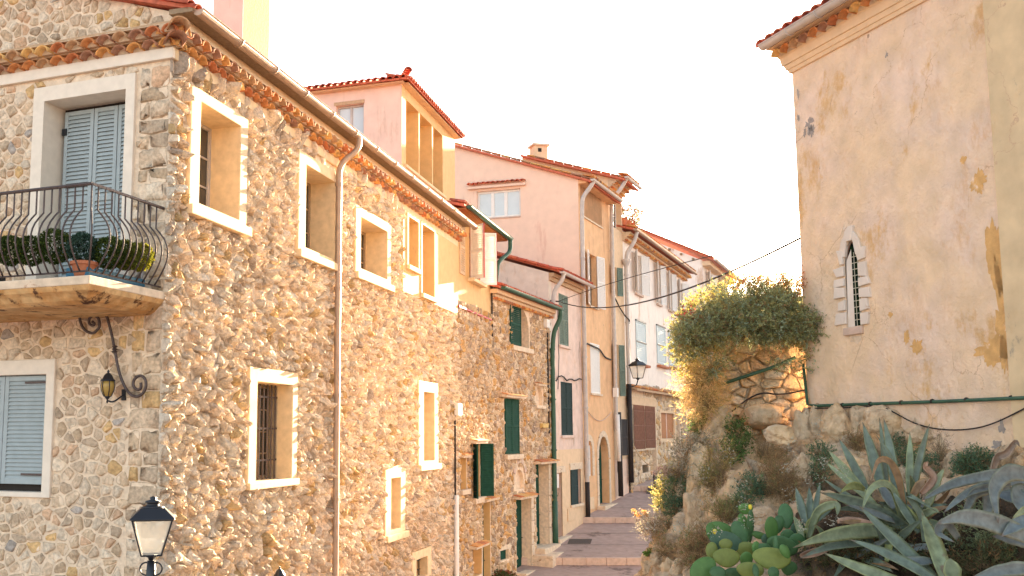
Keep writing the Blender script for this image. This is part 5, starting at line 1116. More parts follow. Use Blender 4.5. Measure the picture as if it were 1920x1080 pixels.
# ------------------------------------------------------------------ PLANTS
def leafmesh(name, base, dirs, ln, wd, cols, m, bend=.0, parent=None, **k):
    """many leaf shaped quads (two tris each side of a fold)"""
    N_ = len(base); dirs = dirs/(np.linalg.norm(dirs, axis=1, keepdims=True)+1e-9)
    rnd = rng.normal(size=(N_, 3)); sd_ = np.cross(dirs, rnd); sd_ /= np.linalg.norm(sd_, axis=1, keepdims=True)+1e-9
    up = np.cross(sd_, dirs); L_ = ln[:, None]; W_ = wd[:, None]
    v = np.stack([base, base+dirs*L_*.45+sd_*W_*.5+up*W_*.15, base+dirs*L_+up*L_*bend, base+dirs*L_*.45-sd_*W_*.5+up*W_*.15], 1).reshape(-1, 3)
    me = bpy.data.meshes.new(name); off = np.array(off_of(parent)) if parent is not None else 0; v = v-off
    me.vertices.add(N_*4); me.vertices.foreach_set('co', v.astype(np.float32).ravel()); me.loops.add(N_*4); me.loops.foreach_set('vertex_index', np.arange(N_*4, dtype=np.int32))
    me.polygons.add(N_); me.polygons.foreach_set('loop_start', np.arange(0, N_*4, 4, dtype=np.int32)); me.polygons.foreach_set('loop_total', np.full(N_, 4, dtype=np.int32)); me.update(calc_edges=True)
    a = me.color_attributes.new('col', 'FLOAT_COLOR', 'POINT'); c4 = np.ones((N_*4, 4), dtype=np.float32); c4[:, :3] = np.repeat(cols, 4, 0); a.data.foreach_set('color', c4.ravel())
    me.materials.append(m); o = bpy.data.objects.new(name, me); put(o, parent, **k); return o
def sprigs(clumps, n, slen, nl, up=.3, spread=.6, inner=.35):
    """sprig origins and directions spread through ellipsoid clumps"""
    vol = np.array([c[1]*c[2]*c[3] for c in clumps])**.7; ci = rng.choice(len(clumps), n, p=vol/vol.sum()); cc = np.array([c[0] for c in clumps])[ci]; rr = np.array([c[1:4] for c in clumps])[ci]
    d = rng.normal(size=(n, 3)); d /= np.linalg.norm(d, axis=1, keepdims=True); r = inner+(1-inner)*rng.random(n)**.55
    p = cc+d*rr*r[:, None]; sdir = d+rng.normal(size=(n, 3))*spread*.6+np.array([0, 0, up]); sdir /= np.linalg.norm(sdir, axis=1, keepdims=True); return p, sdir, r
def bush(name, label, cat, clumps, n, slen, nl, ll, lw, pal, up=.3, spread=.6, inner=.3, group=None, stems=True, droop=0, tips=None, var=.25):
    c0 = Vector(clumps[0][0]); root = thing(name, (c0.x, c0.y, c0.z-clumps[0][3]*.9), label, cat, group)
    p, sd_, r = sprigs(clumps, n, slen, nl, up, spread, inner); L_ = slen*rng.uniform(.6, 1.3, n)
    t = rng.random((n, nl)); t[:, 0] = 1; base = p[:, None, :]+sd_[:, None, :]*(t*L_[:, None])[..., None]; base[..., 2] -= droop*(t**2)*L_[:, None]
    dr = sd_[:, None, :]*.7+rng.normal(size=(n, nl, 3))*.75; pi = rng.choice(len(pal), n, p=np.array([q[0] for q in pal])/sum(q[0] for q in pal)); col = np.array([q[1] for q in pal])[pi]
    col = col*rng.uniform(1-var, 1+var, (n, 1)); col = np.repeat(col[:, None, :], nl, 1)*rng.uniform(.8, 1.2, (n, nl, 1))
    k = n*nl; leafmesh('foliage', base.reshape(k, 3), dr.reshape(k, 3), ll*rng.uniform(.6, 1.3, k), lw*rng.uniform(.7, 1.2, k), col.reshape(k, 3), M['leaf'], parent=root, kind='stuff')
    if stems:
        m_ = min(n, 500); b = MB()
        for i in range(m_):
            a = Vector(p[i])-Vector(sd_[i])*float(slen)*.8; e = Vector(p[i])+Vector(sd_[i])*float(L_[i])*.9; w_ = max(.002, ll*.05); s_ = (e-a).cross(Vector((.3, .8, .2))).normalized()*w_
            b.add([a-s_, a+s_, e], [(0, 1, 2)])
        b.build('twigs', M['stem'], root, kind='stuff')
    return root
def E_(px, py, Y, rx, ry, rd=None):
    c = at(px, py, Y); s_ = Y/F; return (tuple(c), rx*s_, (rd if rd else (rx+ry)/2)*s_, ry*s_)
GRN = [(3, (.36, .37, .17)), (2, (.42, .43, .23)), (2, (.34, .40, .27)), (1, (.18, .20, .10)), (1.3, (.42, .35, .15)), (.8, (.36, .24, .13))]
rb = random.Random(5); big = []
def env(x): 
    X = [1275, 1320, 1370, 1430, 1490, 1510, 1545]; T = [605, 570, 542, 530, 534, 560, 620]; Bm = [686, 652, 620, 636, 656, 664, 656]
    return np.interp(x, X, T), np.interp(x, X, Bm)
for x_, y_, a_, c_ in ((1500, 690, 12, 10), (1462, 676, 14, 9), (1528, 668, 14, 9), (1548, 640, 9, 8), (1360, 668, 13, 10), (1330, 690, 14, 12), (1282, 600, 10, 9), (1350, 548, 9, 12), (1420, 530, 12, 9), (1478, 528, 9, 11), (1272, 668, 9, 8), (1535, 610, 8, 12)): big.append(E_(x_, y_, 13.85, a_, c_, 12))
for x_, y_ in ((1400, 590), (1395, 610), (1415, 622), (1380, 615), (1430, 608)): big.append(E_(x_, y_, 13.9, 26, 22, 24))
for k in range(46):
    x = rb.uniform(1285, 1525); a, c = env(x); q = rb.uniform(15, 27); y = rb.uniform(a+q*.8+4, max(a+q+6, c-q*.8)); big.append(E_(x, y, 14.0-.25*rb.random()+(.5 if rb.random() < .4 else 0), q*1.15, q*.85, q))
bush('large_bush', 'huge grey green bush spilling over the dry stone wall beside the old building', 'bush', big, 7200, .15, 11, .038, .016, GRN, up=.0, spread=1.0, inner=.2)
YEL = [(3, (.46, .40, .10)), (2, (.55, .46, .14)), (1, (.30, .30, .10))]  # sunlit rim of the huge bush, painted as yellow leaf colour
bush('sunlit_rim_foliage', 'yellow leaves edging the huge bush at left and top, its sunlit rim put into colour', 'bush', [E_(1295, 660, 14.3, 34, 40, 40), E_(1290, 625, 14.5, 25, 35, 40), E_(1320, 575, 14.6, 35, 25, 40), E_(1400, 545, 14.7, 60, 22, 30)], 1300, .14, 9, .040, .016, YEL, up=.3, inner=.3)
PK = [(2, (.50, .16, .09)), (2, (.42, .24, .08)), (1, (.30, .24, .10))]
bush('flowering_twigs', 'reddish flowering twigs standing up from the top of the huge bush', 'plant', [E_(1440, 535, 14.2, 55, 16, 20), E_(1490, 545, 14.0, 22, 20, 20), E_(1385, 535, 14.3, 8, 25, 10), E_(1437, 522, 14.3, 10, 22, 10)], 260, .2, 10, .03, .018, PK, up=1.2, spread=.3)
bush('pink_blossom_sprig', 'small pink blossom at the left edge of the huge bush', 'plant', [E_(1291, 592, 14.0, 14, 14, 14)], 50, .1, 8, .035, .025, [(1, (.60, .12, .12)), (1, (.3, .25, .1))], up=.3)
STR = [(3, (.78, .56, .28)), (2, (.64, .44, .18)), (1, (.45, .38, .15))]
bush('sunlit_dry_grass', 'bright golden feathery dry shrub hanging beneath the left side of the huge bush', 'plant', [E_(1312, 720, 14.2, 24, 40, 30), E_(1320, 760, 14.1, 24, 34, 30), E_(1330, 700, 14.1, 16, 30, 25)], 1000, .24, 9, .085, .008, STR, up=.1, spread=.35, inner=.1)
def ground_plant(name, label, cat, px, py, rx, ry, n, slen, nl, ll, lw, pal, up=.5, spread=.6, inner=.1, extra=(), toward=.05, **k):
    cl = []
    for (x, y, a, c) in ((px, py, rx, ry),)+tuple(extra):
        h = hit(x, y+c*.4, 11); Y = h.y-toward; cl.append(E_(x, y, Y, a, c))
    return bush(name, label, cat, cl, n, slen, nl, ll, lw, pal, up=up, spread=spread, inner=inner, **k)
FERN = [(3, (.12, .19, .06)), (2, (.16, .23, .08)), (1, (.08, .12, .04))]
DRY = [(3, (.36, .23, .12)), (2, (.44, .30, .15)), (1, (.25, .16, .09)), (1, (.25, .24, .10))]
SIL = [(3, (.42, .37, .28)), (2, (.34, .30, .20)), (1, (.50, .40, .30))]
GLD = [(3, (.48, .40, .12)), (2, (.36, .34, .12)), (1, (.22, .26, .09)), (1, (.62, .50, .22))]
BLU = [(3, (.12, .20, .12)), (2, (.10, .17, .10)), (1, (.20, .26, .12))]
ground_plant('fern_clump', 'fresh green ferny clump on the rock right of the leaning boulder', 'plant', 1383, 815, 20, 30, 330, .09, 10, .035, .015, FERN, extra=((1372, 850, 16, 24), (1395, 845, 12, 20)))
ground_plant('green_tuft', 'dark green tuft on the rock edge below the golden dry shrub', 'plant', 1315, 798, 20, 18, 220, .08, 9, .03, .012, FERN)
ground_plant('dry_heath', 'rust brown dry heath cushion in the middle of the rock', 'plant', 1435, 850, 36, 26, 420, .12, 9, .05, .006, DRY, up=.6, extra=((1455, 885, 30, 24),))
ground_plant('dry_heath', 'brown dry tuft low on the rock, above the cactus', 'plant', 1468, 915, 28, 30, 260, .12, 9, .05, .006, DRY, up=.6)
ground_plant('green_cushion', 'dark green cushion plant between dry heath and cactus', 'plant', 1410, 918, 26, 24, 320, .08, 9, .032, .011, BLU, extra=((1392, 945, 16, 18),))
ground_plant('silver_shrub', 'silvery dry flowering shrub on the street edge of the rock', 'shrub', 1290, 850, 30, 30, 420, .12, 9, .030, .014, SIL, extra=((1275, 885, 22, 24), (1315, 835, 18, 18)))
ground_plant('golden_shrub', 'bright yellow backlit shrub leaning over the street', 'shrub', 1250, 925, 22, 30, 420, .10, 10, .034, .014, GLD, extra=((1262, 895, 20, 25), (1242, 952, 12, 18)))
ground_plant('olive_shrub', 'olive green shrub behind the yellow backlit shrub', 'shrub', 1272, 925, 22, 34, 360, .09, 9, .034, .013, BLU, extra=((1268, 955, 20, 20),))
ground_plant('grey_dry_bush', 'grey dry twiggy bush lowest at the edge of the street', 'bush', 1232, 990, 36, 24, 460, .13, 9, .028, .009, SIL, extra=((1255, 980, 24, 24),))
ground_plant('dry_grass_tuft', 'brown and green grass at the foot of the rock, left of the cactus', 'grass', 1300, 1040, 24, 30, 360, .14, 9, .06, .006, DRY[:2]+[(2, (.2, .22, .09))], up=.8, extra=((1318, 1010, 16, 24), (1246, 1030, 10, 18)))
ground_plant('olive_grass_tuft', 'olive grass tufts in the cleft above the prickly pear', 'grass', 1362, 962, 26, 18, 300, .13, 9, .06, .007, [(2, (.25, .25, .10)), (1, (.36, .26, .13))], up=1, extra=((1335, 900, 14, 26),))
ground_plant('yellow_twigs', 'yellowish wiry stems across the rock face', 'plant', 1350, 880, 18, 44, 120, .2, 8, .05, .006, [(1, (.42, .33, .09)), (1, (.34, .24, .10))], up=.9)
ground_plant('green_cushion', 'blue green cushion under the corner of the old building', 'plant', 1540, 850, 20, 18, 240, .07, 9, .03, .010, BLU, extra=((1542, 885, 16, 30),))
ground_plant('green_cushion', 'rounded green cushion right below the hanging black cable', 'plant', 1828, 866, 32, 22, 420, .08, 9, .032, .010, BLU, extra=((1808, 885, 20, 14),))
ground_plant('green_cushion', 'green cushion just behind the tall agave leaves', 'plant', 1700, 862, 34, 22, 380, .08, 9, .032, .010, BLU, extra=((1682, 835, 12, 16), (1735, 870, 20, 16)))
ground_plant('brown_heath', 'brown dry tuft among boulders behind the agave', 'plant', 1605, 835, 14, 18, 160, .09, 9, .04, .006, DRY)
ground_plant('bare_twigs', 'bare grey twigs against the wall above the agaves', 'plant', 1765, 850, 12, 28, 60, .16, 6, .06, .004, [(1, (.26, .17, .13))], up=1)
ground_plant('grey_green_cushion', 'grey green leafy cushion among the blue agave leaves, lower right', 'plant', 1860, 1025, 30, 20, 300, .09, 9, .032, .010, [(2, (.20, .25, .14)), (1, (.28, .30, .16))], extra=((1795, 1000, 14, 24), (1835, 965, 26, 12), (1885, 1015, 20, 16)))
ground_plant('under_scrub', 'dark low scrub beneath the agaves', 'plant', 1640, 1030, 90, 22, 700, .10, 9, .04, .010, [(2, (.10, .11, .05)), (1, (.22, .14, .07))], extra=((1760, 1060, 60, 20), (1560, 1050, 50, 22), (1850, 1060, 60, 20)), toward=0)
ground_plant('weed', 'bright green weed by the bottom rocks at the street edge', 'plant', 1217, 1040, 7, 6, 30, .04, 6, .035, .022, [(1, (.14, .26, .05))])
# umbels on long stems
for k, (x0, y0, x1, y1, nm) in enumerate(((1228, 1000, 1194, 960, 'orange umbels on a stem leaning over the lower step'), (1290, 900, 1240, 880, 'pinkish dry flower heads in front of the upper step'))):
    h = hit(x0, y0, 12.5); t_ = at(x1, y1, h.y-.1); root = thing('dry_flower', h, nm, 'flower')
    for j in range(4):
        e = t_+Vector((random.uniform(-.10, .14), random.uniform(-.1, .1), random.uniform(-.10, .06))); b = MB(); b.tube(smooth_path([h, h.lerp(e, .6)+Vector((0, 0, .04)), e], 1), .004, 4); b.build('stem', M['stem'], root)
        q = np.array(e)+rng.normal(size=(60, 3))*.02; leafmesh('flower_head', q, rng.normal(size=(60, 3)), np.full(60, .022), np.full(60, .016), np.tile(np.array([(.62, .34, .10) if k == 0 else (.62, .42, .34)]), (60, 1))*rng.uniform(.7, 1.2, (60, 1)), M['leaf'], parent=root)
# ------------------------------------------------------------------ agaves
K5 = lambda x, y: (1480+x/2.843, 700+y/2.843)
def agave_leaf(root, pts, Yb, Yt, wpx, col, col2=None, fold=.35, name='leaf', twist=0):
    P_ = []
    n = len(pts)
    for i, (x, y) in enumerate(pts): px, py = K5(x, y); P_.append(at(px, py, Yb+(Yt-Yb)*i/(n-1)))
    cv = []; arr = [np.array(p) for p in P_]; NS = 22
    if n == 3:
        for i in range(NS+1): t = i/NS; cv.append(Vector((1-t)**2*arr[0]+2*t*(1-t)*arr[1]+t*t*arr[2]))
    else:
        for i in range(NS+1): cv.append(Vector(cr(np.array(arr), (n-1)*i/NS)))
    w0 = wpx*.80/2.843*(Yb+Yt)/2/F; ph = random.uniform(-.5, .5)+twist; vs_ = []; cs = []
    cst = np.array(col)*random.uniform(.88, 1.12); cs2 = np.array(col2 if col2 else (col[0]*1.5+.03, col[1]*1.3+.03, col[2]*.9)); prev = None
    for i, p in enumerate(cv):
        t = i/NS; T = (cv[min(i+1, NS)]-cv[max(i-1, 0)]).normalized(); view = Vector((-.1, -1, .35)).normalized()
        side = T.cross(view); side = side.normalized() if side.length > .05 else prev
        if prev is not None and side.dot(prev) < 0: side = -side
        prev = side; nn = side.cross(T).normalized(); a = ph; s2 = side*math.cos(a)+nn*math.sin(a); n2 = nn*math.cos(a)-side*math.sin(a)
        if n2.dot(view) < 0: n2 = -n2
        wv = w0*(.62+.55*math.sin(math.pi*min(1, t*1.15)**.9)) if t < .45 else w0*1.12*max(0.02, 1-((t-.45)/.55)**1.7)
        wob = 1+.04*math.sin(t*19+ph*7); th = .018*(1-t)+.004
        for k, q in enumerate((-.5, -.3, 0, .3, .5)):
            vs_.append(p+s2*q*wv*wob+n2*(abs(q)*2)**1.5*wv*fold*.5); m_ = (abs(q) > .4)*.7; c = cst*(1-m_)+cs2*m_; c = c if t < .93 else c*.4+np.array((.12, .06, .03))*.6; cs.append(tuple(c))
        for k, q in enumerate((.3, 0, -.3)):
            vs_.append(p+s2*q*wv*wob+n2*((abs(q)*2)**1.5*wv*fold*.5-th)); cs.append(tuple(cst*.85))
    m = 8; fs = []
    for i in range(NS):
        for k in range(m): fs.append((i*m+k, i*m+(k+1) % m, (i+1)*m+(k+1) % m, (i+1)*m+k))
    b = MB(); b.v = [tuple(v) for v in vs_]; b.c = cs; b.f = fs+[tuple(range(m-1, -1, -1))]; return b.build(name, M['agave'], root, smooth=True)
GB = (.135, .175, .135); GP = (.21, .25, .15); BB = (.145, .17, .17); BR = (.26, .16, .09); YG = (.22, .25, .10)
cb = at(*K5(620, 760), 8.4); root = thing('agave', (cb.x, cb.y, cb.z-.3), 'big blue green agave with upright and sprawling leaves in the centre of the rock garden', 'agave')
AL = [([(500, 640), (440, 430), (390, 260)], 8.7, 8.8, 66, GB), ([(520, 640), (500, 420), (480, 235)], 8.9, 9.0, 38, GB), ([(570, 650), (545, 420), (503, 240)], 8.7, 8.8, 54, GB), ([(640, 660), (645, 460), (642, 310)], 8.6, 8.7, 44, GP), ([(655, 640), (685, 440), (748, 270)], 8.5, 8.6, 50, GB),
      ([(620, 700), (570, 480), (465, 330)], 8.4, 8.4, 40, GB), ([(430, 660), (340, 480), (262, 345)], 8.5, 8.6, 50, GB), ([(430, 680), (300, 520), (205, 405)], 8.4, 8.5, 52, GP), ([(460, 700), (300, 570), (190, 470)], 8.3, 8.4, 48, GP), ([(460, 740), (300, 660), (180, 560)], 8.2, 8.3, 46, GB),
      ([(640, 840), (430, 690), (160, 635)], 8.1, 7.9, 88, GB), ([(790, 1110), (560, 900), (370, 705)], 7.3, 7.5, 86, GB), ([(830, 1110), (760, 900), (705, 740)], 7.2, 7.5, 118, GP), ([(560, 850), (300, 810), (20, 930)], 8.0, 7.5, 88, GP), ([(600, 930), (330, 860), (60, 985)], 8.1, 7.6, 80, GB),
      ([(800, 1120), (560, 970), (320, 885)], 7.1, 7.3, 80, GB), ([(640, 1130), (400, 1060), (180, 955)], 7.2, 7.4, 70, GP), ([(600, 800), (560, 640), (500, 590), (430, 625), (385, 735)], 8.1, 7.7, 52, GP), ([(610, 720), (580, 560), (530, 470), (470, 470), (440, 570)], 8.2, 7.9, 42, BR),
      ([(690, 850), (600, 720), (545, 620)], 7.9, 8.0, 56, GB), ([(730, 720), (760, 600), (830, 500)], 8.3, 8.4, 58, GP), ([(560, 790), (430, 740), (300, 700)], 8.0, 7.9, 60, BB), ([(700, 820), (640, 760), (560, 650)], 7.9, 8.0, 60, YG), ([(400, 620), (330, 570), (270, 640)], 8.1, 7.8, 44, YG),
      ([(880, 1120), (850, 1020), (860, 985)], 7.0, 7.0, 100, GP), ([(720, 900), (700, 760), (640, 655), (790, 740)], 7.9, 7.8, 40, GB), ([(640, 700), (690, 600), (740, 580), (700, 660)], 8.3, 8.1, 44, BR), ([(520, 1000), (540, 880), (520, 800)], 7.8, 8.0, 40, YG), ([(470, 860), (400, 800), (270, 790)], 8.0, 7.8, 60, BR), ([(760, 1000), (640, 1010), (560, 990)], 7.3, 7.3, 60, BB), ([(560, 720), (500, 640), (480, 560)], 8.3, 8.4, 60, BB), ([(660, 800), (760, 700), (800, 745)], 8.0, 7.9, 50, GP)]
for l in AL: agave_leaf(root, *l)
ra = random.Random(3)
for k in range(34):  # shorter inner and lower leaves that fill the rosette
    a = ra.uniform(-.2, math.pi+.2) if k < 18 else ra.uniform(math.pi*.9, math.pi*2.1); L_ = ra.uniform(150, 300); bx, by = (600+ra.uniform(-70, 90), 800+ra.uniform(-60, 60)) if k % 3 else (300+ra.uniform(-80, 250), 960+ra.uniform(-30, 60))
    ex, ey = bx+math.cos(a)*L_*1.1, by-math.sin(a)*L_*.8; mx_, my_ = (bx+ex)/2+ra.uniform(-30, 30), (by+ey)/2-ra.uniform(10, 70)
    agave_leaf(root, [(bx, by), (mx_, my_), (ex, ey)], *(lambda h_: (h_.y-.05, h_.y-.35))(hit(*K5(bx, by), 8.3)), ra.uniform(34, 62), ra.choice([GB, GB, GP, BB, BR if k % 5 == 0 else GB]))
cb = at(*K5(1230, 640), 7.6); root = thing('agave', (cb.x, cb.y, cb.z-.3), 'blue agave with broad arching leaves at the right edge of the rock garden', 'agave')
for l in [([(1320, 530), (1100, 540), (870, 590), (700, 680)], 7.9, 7.7, 66, BB), ([(1320, 570), (1120, 590), (950, 640), (820, 745)], 7.7, 7.4, 60, BB), ([(1330, 560), (1170, 530), (1085, 620), (1115, 800)], 7.4, 7.1, 100, BB), ([(1180, 600), (1000, 630), (950, 700), (910, 795)], 7.6, 7.4, 66, BB), ([(1330, 900), (1100, 800), (920, 765), (790, 800)], 7.2, 7.0, 110, BB),
          ([(1260, 620), (1180, 640), (1250, 760)], 7.4, 7.2, 110, BB), ([(1330, 1040), (1150, 1030), (970, 1090)], 6.9, 6.8, 80, BB), ([(1060, 600), (1065, 700), (1040, 780)], 7.7, 7.6, 80, BB), ([(1330, 680), (1200, 660), (1090, 640)], 7.3, 7.5, 90, (.12, .15, .17)), ([(1330, 740), (1220, 790), (1130, 870)], 7.2, 7.1, 90, (.13, .17, .19)), ([(1320, 900), (1200, 870), (1080, 870)], 7.4, 7.3, 100, (.12, .16, .18)), ([(900, 880), (830, 800), (790, 850), (880, 900)], 7.3, 7.1, 60, BB), ([(1330, 690), (1240, 720), (1190, 775)], 7.0, 6.9, 44, GP)]: agave_leaf(root, *l)
cb = at(*K5(100, 860), 8.6); root = thing('agave', (cb.x, cb.y, cb.z-.2), 'small pale green agave between the prickly pear and the big agave', 'agave')
for l in [([(85, 800), (60, 700), (33, 605)], 8.6, 8.7, 50, GB), ([(105, 800), (110, 700), (105, 600)], 8.6, 8.7, 46, GB), ([(125, 790), (145, 680), (165, 580)], 8.6, 8.7, 34, GB), ([(100, 880), (150, 740), (250, 700), (255, 760)], 8.4, 8.2, 52, GP), ([(70, 880), (50, 800), (20, 760)], 8.4, 8.4, 40, GP), ([(130, 800), (190, 740), (260, 690)], 8.6, 8.7, 30, GB), ([(90, 850), (110, 790), (140, 760)], 8.4, 8.5, 44, YG)]: agave_leaf(root, *l)
# withered agave leaf against the wall and dead leaves
root = thing('withered_leaf', at(*K5(1130, 500), 9.2), 'curled dead agave leaf, black and grey, standing by the wall at right', 'dead leaf')
agave_leaf(root, [(1075, 530), (1100, 450), (1150, 425), (1200, 365), (1228, 390)], 9.2, 9.1, 50, (.16, .11, .08), (.40, .33, .25), .8, 'curled_blade')
for pts, nm in (([(260, 790), (340, 790), (470, 800)], 'split brown dead leaf base left of the big agave'), ([(60, 975), (150, 950), (230, 935)], 'brown withered leaf under the long left agave leaf'), ([(700, 640), (760, 560), (720, 500), (740, 470)], 'curled brown dead leaf right of the upright agave leaves')):
    root = thing('dead_leaf', at(*K5(*pts[1]), 8.0), nm, 'dead leaf'); agave_leaf(root, pts, 7.9, 7.9, 48, (.30, .17, .11), (.42, .28, .20), .7, 'curled_blade')
# ------------------------------------------------------------------ prickly pear
K4 = lambda x, y: (1180+x/3.374, 760+y/3.374)
cb = at(*K4(760, 1000), 8.3); root = thing('prickly_pear', (cb.x, cb.y, cb.z-.4), 'prickly pear cactus with oval green and yellowish pads at the lower edge', 'cactus')
GD_ = (.06, .13, .05); GY = (.18, .21, .05); GT = (.07, .13, .08); GG = (.085, .18, .045)
PADS = [(610, 865, 88, 56, .2, GT, 8.2), (735, 655, 38, 30, .1, GG, 8.9), (765, 765, 19, 92, 0, GD_, 8.5), (700, 810, 42, 68, -.35, GD_, 8.4), (575, 785, 66, 40, .25, GG, 8.6), (515, 795, 27, 45, .1, GG, 8.3), (615, 965, 75, 50, 0, GY, 7.9), (520, 920, 30, 46, .2, GY, 8.1), (740, 915, 52, 44, 0, GY, 8.2), (740, 978, 34, 44, 0, GG, 8.0), (900, 785, 35, 70, -.1, GG, 8.3), (990, 700, 38, 68, .05, GD_, 8.6), (942, 755, 30, 50, .3, GD_, 8.5), (900, 970, 98, 58, .12, GY, 7.8), (930, 880, 15, 46, .05, GD_, 8.0), (985, 925, 24, 40, -.5, GG, 7.7), (965, 895, 80, 58, .3, GD_, 8.15), (1060, 860, 42, 44, .4, GD_, 8.3), (1065, 790, 38, 50, .2, GT, 8.5), (470, 1040, 76, 60, -.6, GG, 7.8), (560, 1062, 42, 36, 0, GD_, 7.7), (765, 1045, 70, 44, .1, GY, 7.7), (800, 1052, 17, 40, 0, GD_, 7.6), (912, 1062, 32, 34, .1, GD_, 7.6), (820, 822, 42, 20, .3, GG, 8.5), (800, 900, 22, 34, .2, GG, 8.1), (845, 900, 40, 24, 0, GD_, 8.1), (722, 742, 26, 50, -.3, GG, 8.6), (610, 880, 34, 30, 0, GY, 8.05), (1110, 820, 20, 34, .1, GD_, 8.6), (1010, 1030, 44, 40, .2, GD_, 7.9), (660, 1070, 50, 36, .1, GD_, 7.9), (880, 850, 40, 36, .2, GT, 8.35), (1000, 830, 36, 40, 0, GD_, 8.4)]
import bmesh
for k, (x, y, rx, ry, rot, col, Y) in enumerate(PADS):
    px, py = K4(x, y); c = at(px, py, Y); s_ = Y/F/3.374*1.18; bm = bmesh.new(); bmesh.ops.create_uvsphere(bm, u_segments=20, v_segments=14, radius=1)
    yaw = random.uniform(-.5, .5); th = max(.016, min(rx, ry)*s_*.14); Rm = Matrix.Rotation(random.uniform(-.3, .3), 3, 'X') @ Matrix.Rotation(yaw*.4, 3, 'Z') @ Matrix.Rotation(rot, 3, 'Y')
    for v in bm.verts:
        q = v.co.copy(); t = (q.z+1)/2; nar = .78+.28*math.sin(min(1, t*1.1)*math.pi*.62); v.co = Rm @ Vector((q.x*rx*s_*nar, q.y*th*(1+.12*mn.noise(q*3)), q.z*ry*s_))
    me = bpy.data.meshes.new('pad'); bm.to_mesh(me); bm.free(); me.polygons.foreach_set('use_smooth', [True]*len(me.polygons)); a = me.color_attributes.new('col', 'FLOAT_COLOR', 'POINT')
    vv = random.uniform(.85, 1.2); a.data.foreach_set('color', np.tile(np.array((col[0]*vv, col[1]*vv, col[2]*vv, 1), dtype=np.float32), len(me.vertices))); me.materials.append(M['pad'])
    o = bpy.data.objects.new('pad', me); C_.objects.link(o); o.parent = root; o.location = c-off_of(root)
    if rx > 30 and ry > 30:  # clusters of spines sit on the face of each pad
        sb = MB()
        for i in range(34):
            a_ = random.uniform(0, 6.28); r_ = random.random()**.5*.85; l_ = Rm @ Vector((math.cos(a_)*r_*rx*s_, -th*math.sqrt(max(.05, 1-r_*r_))-.001, math.sin(a_)*r_*ry*s_))+c
            for j in range(2): e = l_+Vector((random.uniform(-.012, .012), -.016, random.uniform(-.006, .014))); sb.add([l_+Vector((.003, 0, .003)), l_-Vector((.003, 0, .003)), e], [(0, 1, 2)])
        sb.build('spines', M['lead'], o, kind='stuff')
fr_ = [(765, 645, .0), (540, 800, 0), (515, 930, 0), (1160, 680, 0), (380, 1070, 0)]
for x, y, _ in fr_[:3]:
    c = at(*K4(x, y), 8.15); b = MB(); b.lathe(tuple(c), [(.004, -.02), (.014, -.01), (.016, .01), (.010, .022)], 8); b.build('bud', mat('yellow_bud', (.62, .50, .06)) if x == 765 else bpy.data.materials['yellow_bud'], root, smooth=True)

# ------------------------------------------------------------------ LANTERNS
def lantern(name, label, base, h, glass, ang=0, bracket=None, cat='lantern', rnd=False, post=None, topw=None):
    """four sided tapering street lantern; base = bottom of the glass body, h = glass height"""
    root = thing(name, base, label, cat); x, y, z = base; wb, wt = h*.27, (topw or h*.46); r2 = math.sqrt(2)
    def sq(r, zz): return [(x+r*r2*math.cos(ang+math.pi/4+k*math.pi/2), y+r*r2*math.sin(ang+math.pi/4+k*math.pi/2), z+zz) for k in range(4)]
    lo, hi = sq(wb, 0), sq(wt, h); b = MB(); t = h*.028
    for k in range(4):
        b.tube([lo[k], hi[k]], t, 6); b.tube([lo[k], lo[(k+1) % 4]], t, 6); b.tube([hi[k], hi[(k+1) % 4]], t*1.3, 6)
    b.build('lantern_frame', M['black'], root)
    for k in range(4):
        g_ = MB(); c = Vector((x, y, z+h/2)); q = [Vector(p_) for p_ in (lo[k], lo[(k+1) % 4], hi[(k+1) % 4], hi[k])]; q = [p_.lerp(Vector((x, y, p_.z)), .04) for p_ in q]; g_.add(q, [(0, 1, 2, 3)]); g_.build('glass_pane', glass, root)
    b = MB(); a0, a1, a2 = sq(wt*1.14, h*1.0), sq(wt*1.10, h*1.04), sq(wt*.60, h*1.30)
    b.add(a0+a1+a2, [(3, 2, 1, 0)]+[(k, (k+1) % 4, 4+(k+1) % 4, 4+k) for k in range(4)]+[(4+k, 4+(k+1) % 4, 8+(k+1) % 4, 8+k) for k in range(4)]+[(8, 9, 10, 11)])
    b.build('lantern_roof', M['black'], root, bevel=.006)
    b = MB(); b.lathe((x, y, z+h*1.30), [(wt*.60, 0), (wt*.55, .04*h), (wt*.34, .06*h), (wt*.32, .13*h), (wt*.42, .15*h), (wt*.40, .19*h), (wt*.14, .23*h), (wt*.2, .28*h), (.001, .33*h)], 14); b.build('finial', M['black'], root, smooth=True)
    b = MB(); b.lathe((x, y, z-h*.16), [(.01, 0), (h*.08, .02*h), (h*.1, .08*h), (h*.2, .13*h), (h*.27, .16*h)], 12); b.build('lantern_base', M['black'], root, smooth=True)
    if bracket:
        b = MB(); pr = [Vector(p_) for p_ in bracket]; b.tube(smooth_path(pr, 2), h*.045, 7); b.build('bracket', M['black'], root, smooth=True)
    if post:
        b = MB(); b.lathe((x, y, post), [(.16, 0), (.16, .35), (.10, .45), (.07, .6), (.06, z-h*.16-post-.3), (.08, z-h*.16-post-.25), (.05, z-h*.16-post-.15), (.04, z-h*.16-post)], 12); b.build('post', M['black'], root, smooth=True)
    return root
c = at(284, 1040, 10.2); hh_ = .345
rt_ = lantern('street_lantern', 'large black street lantern with pale glass in the left foreground', tuple(c), .36, M['milk'], .25, post=-5.6, topw=.195)
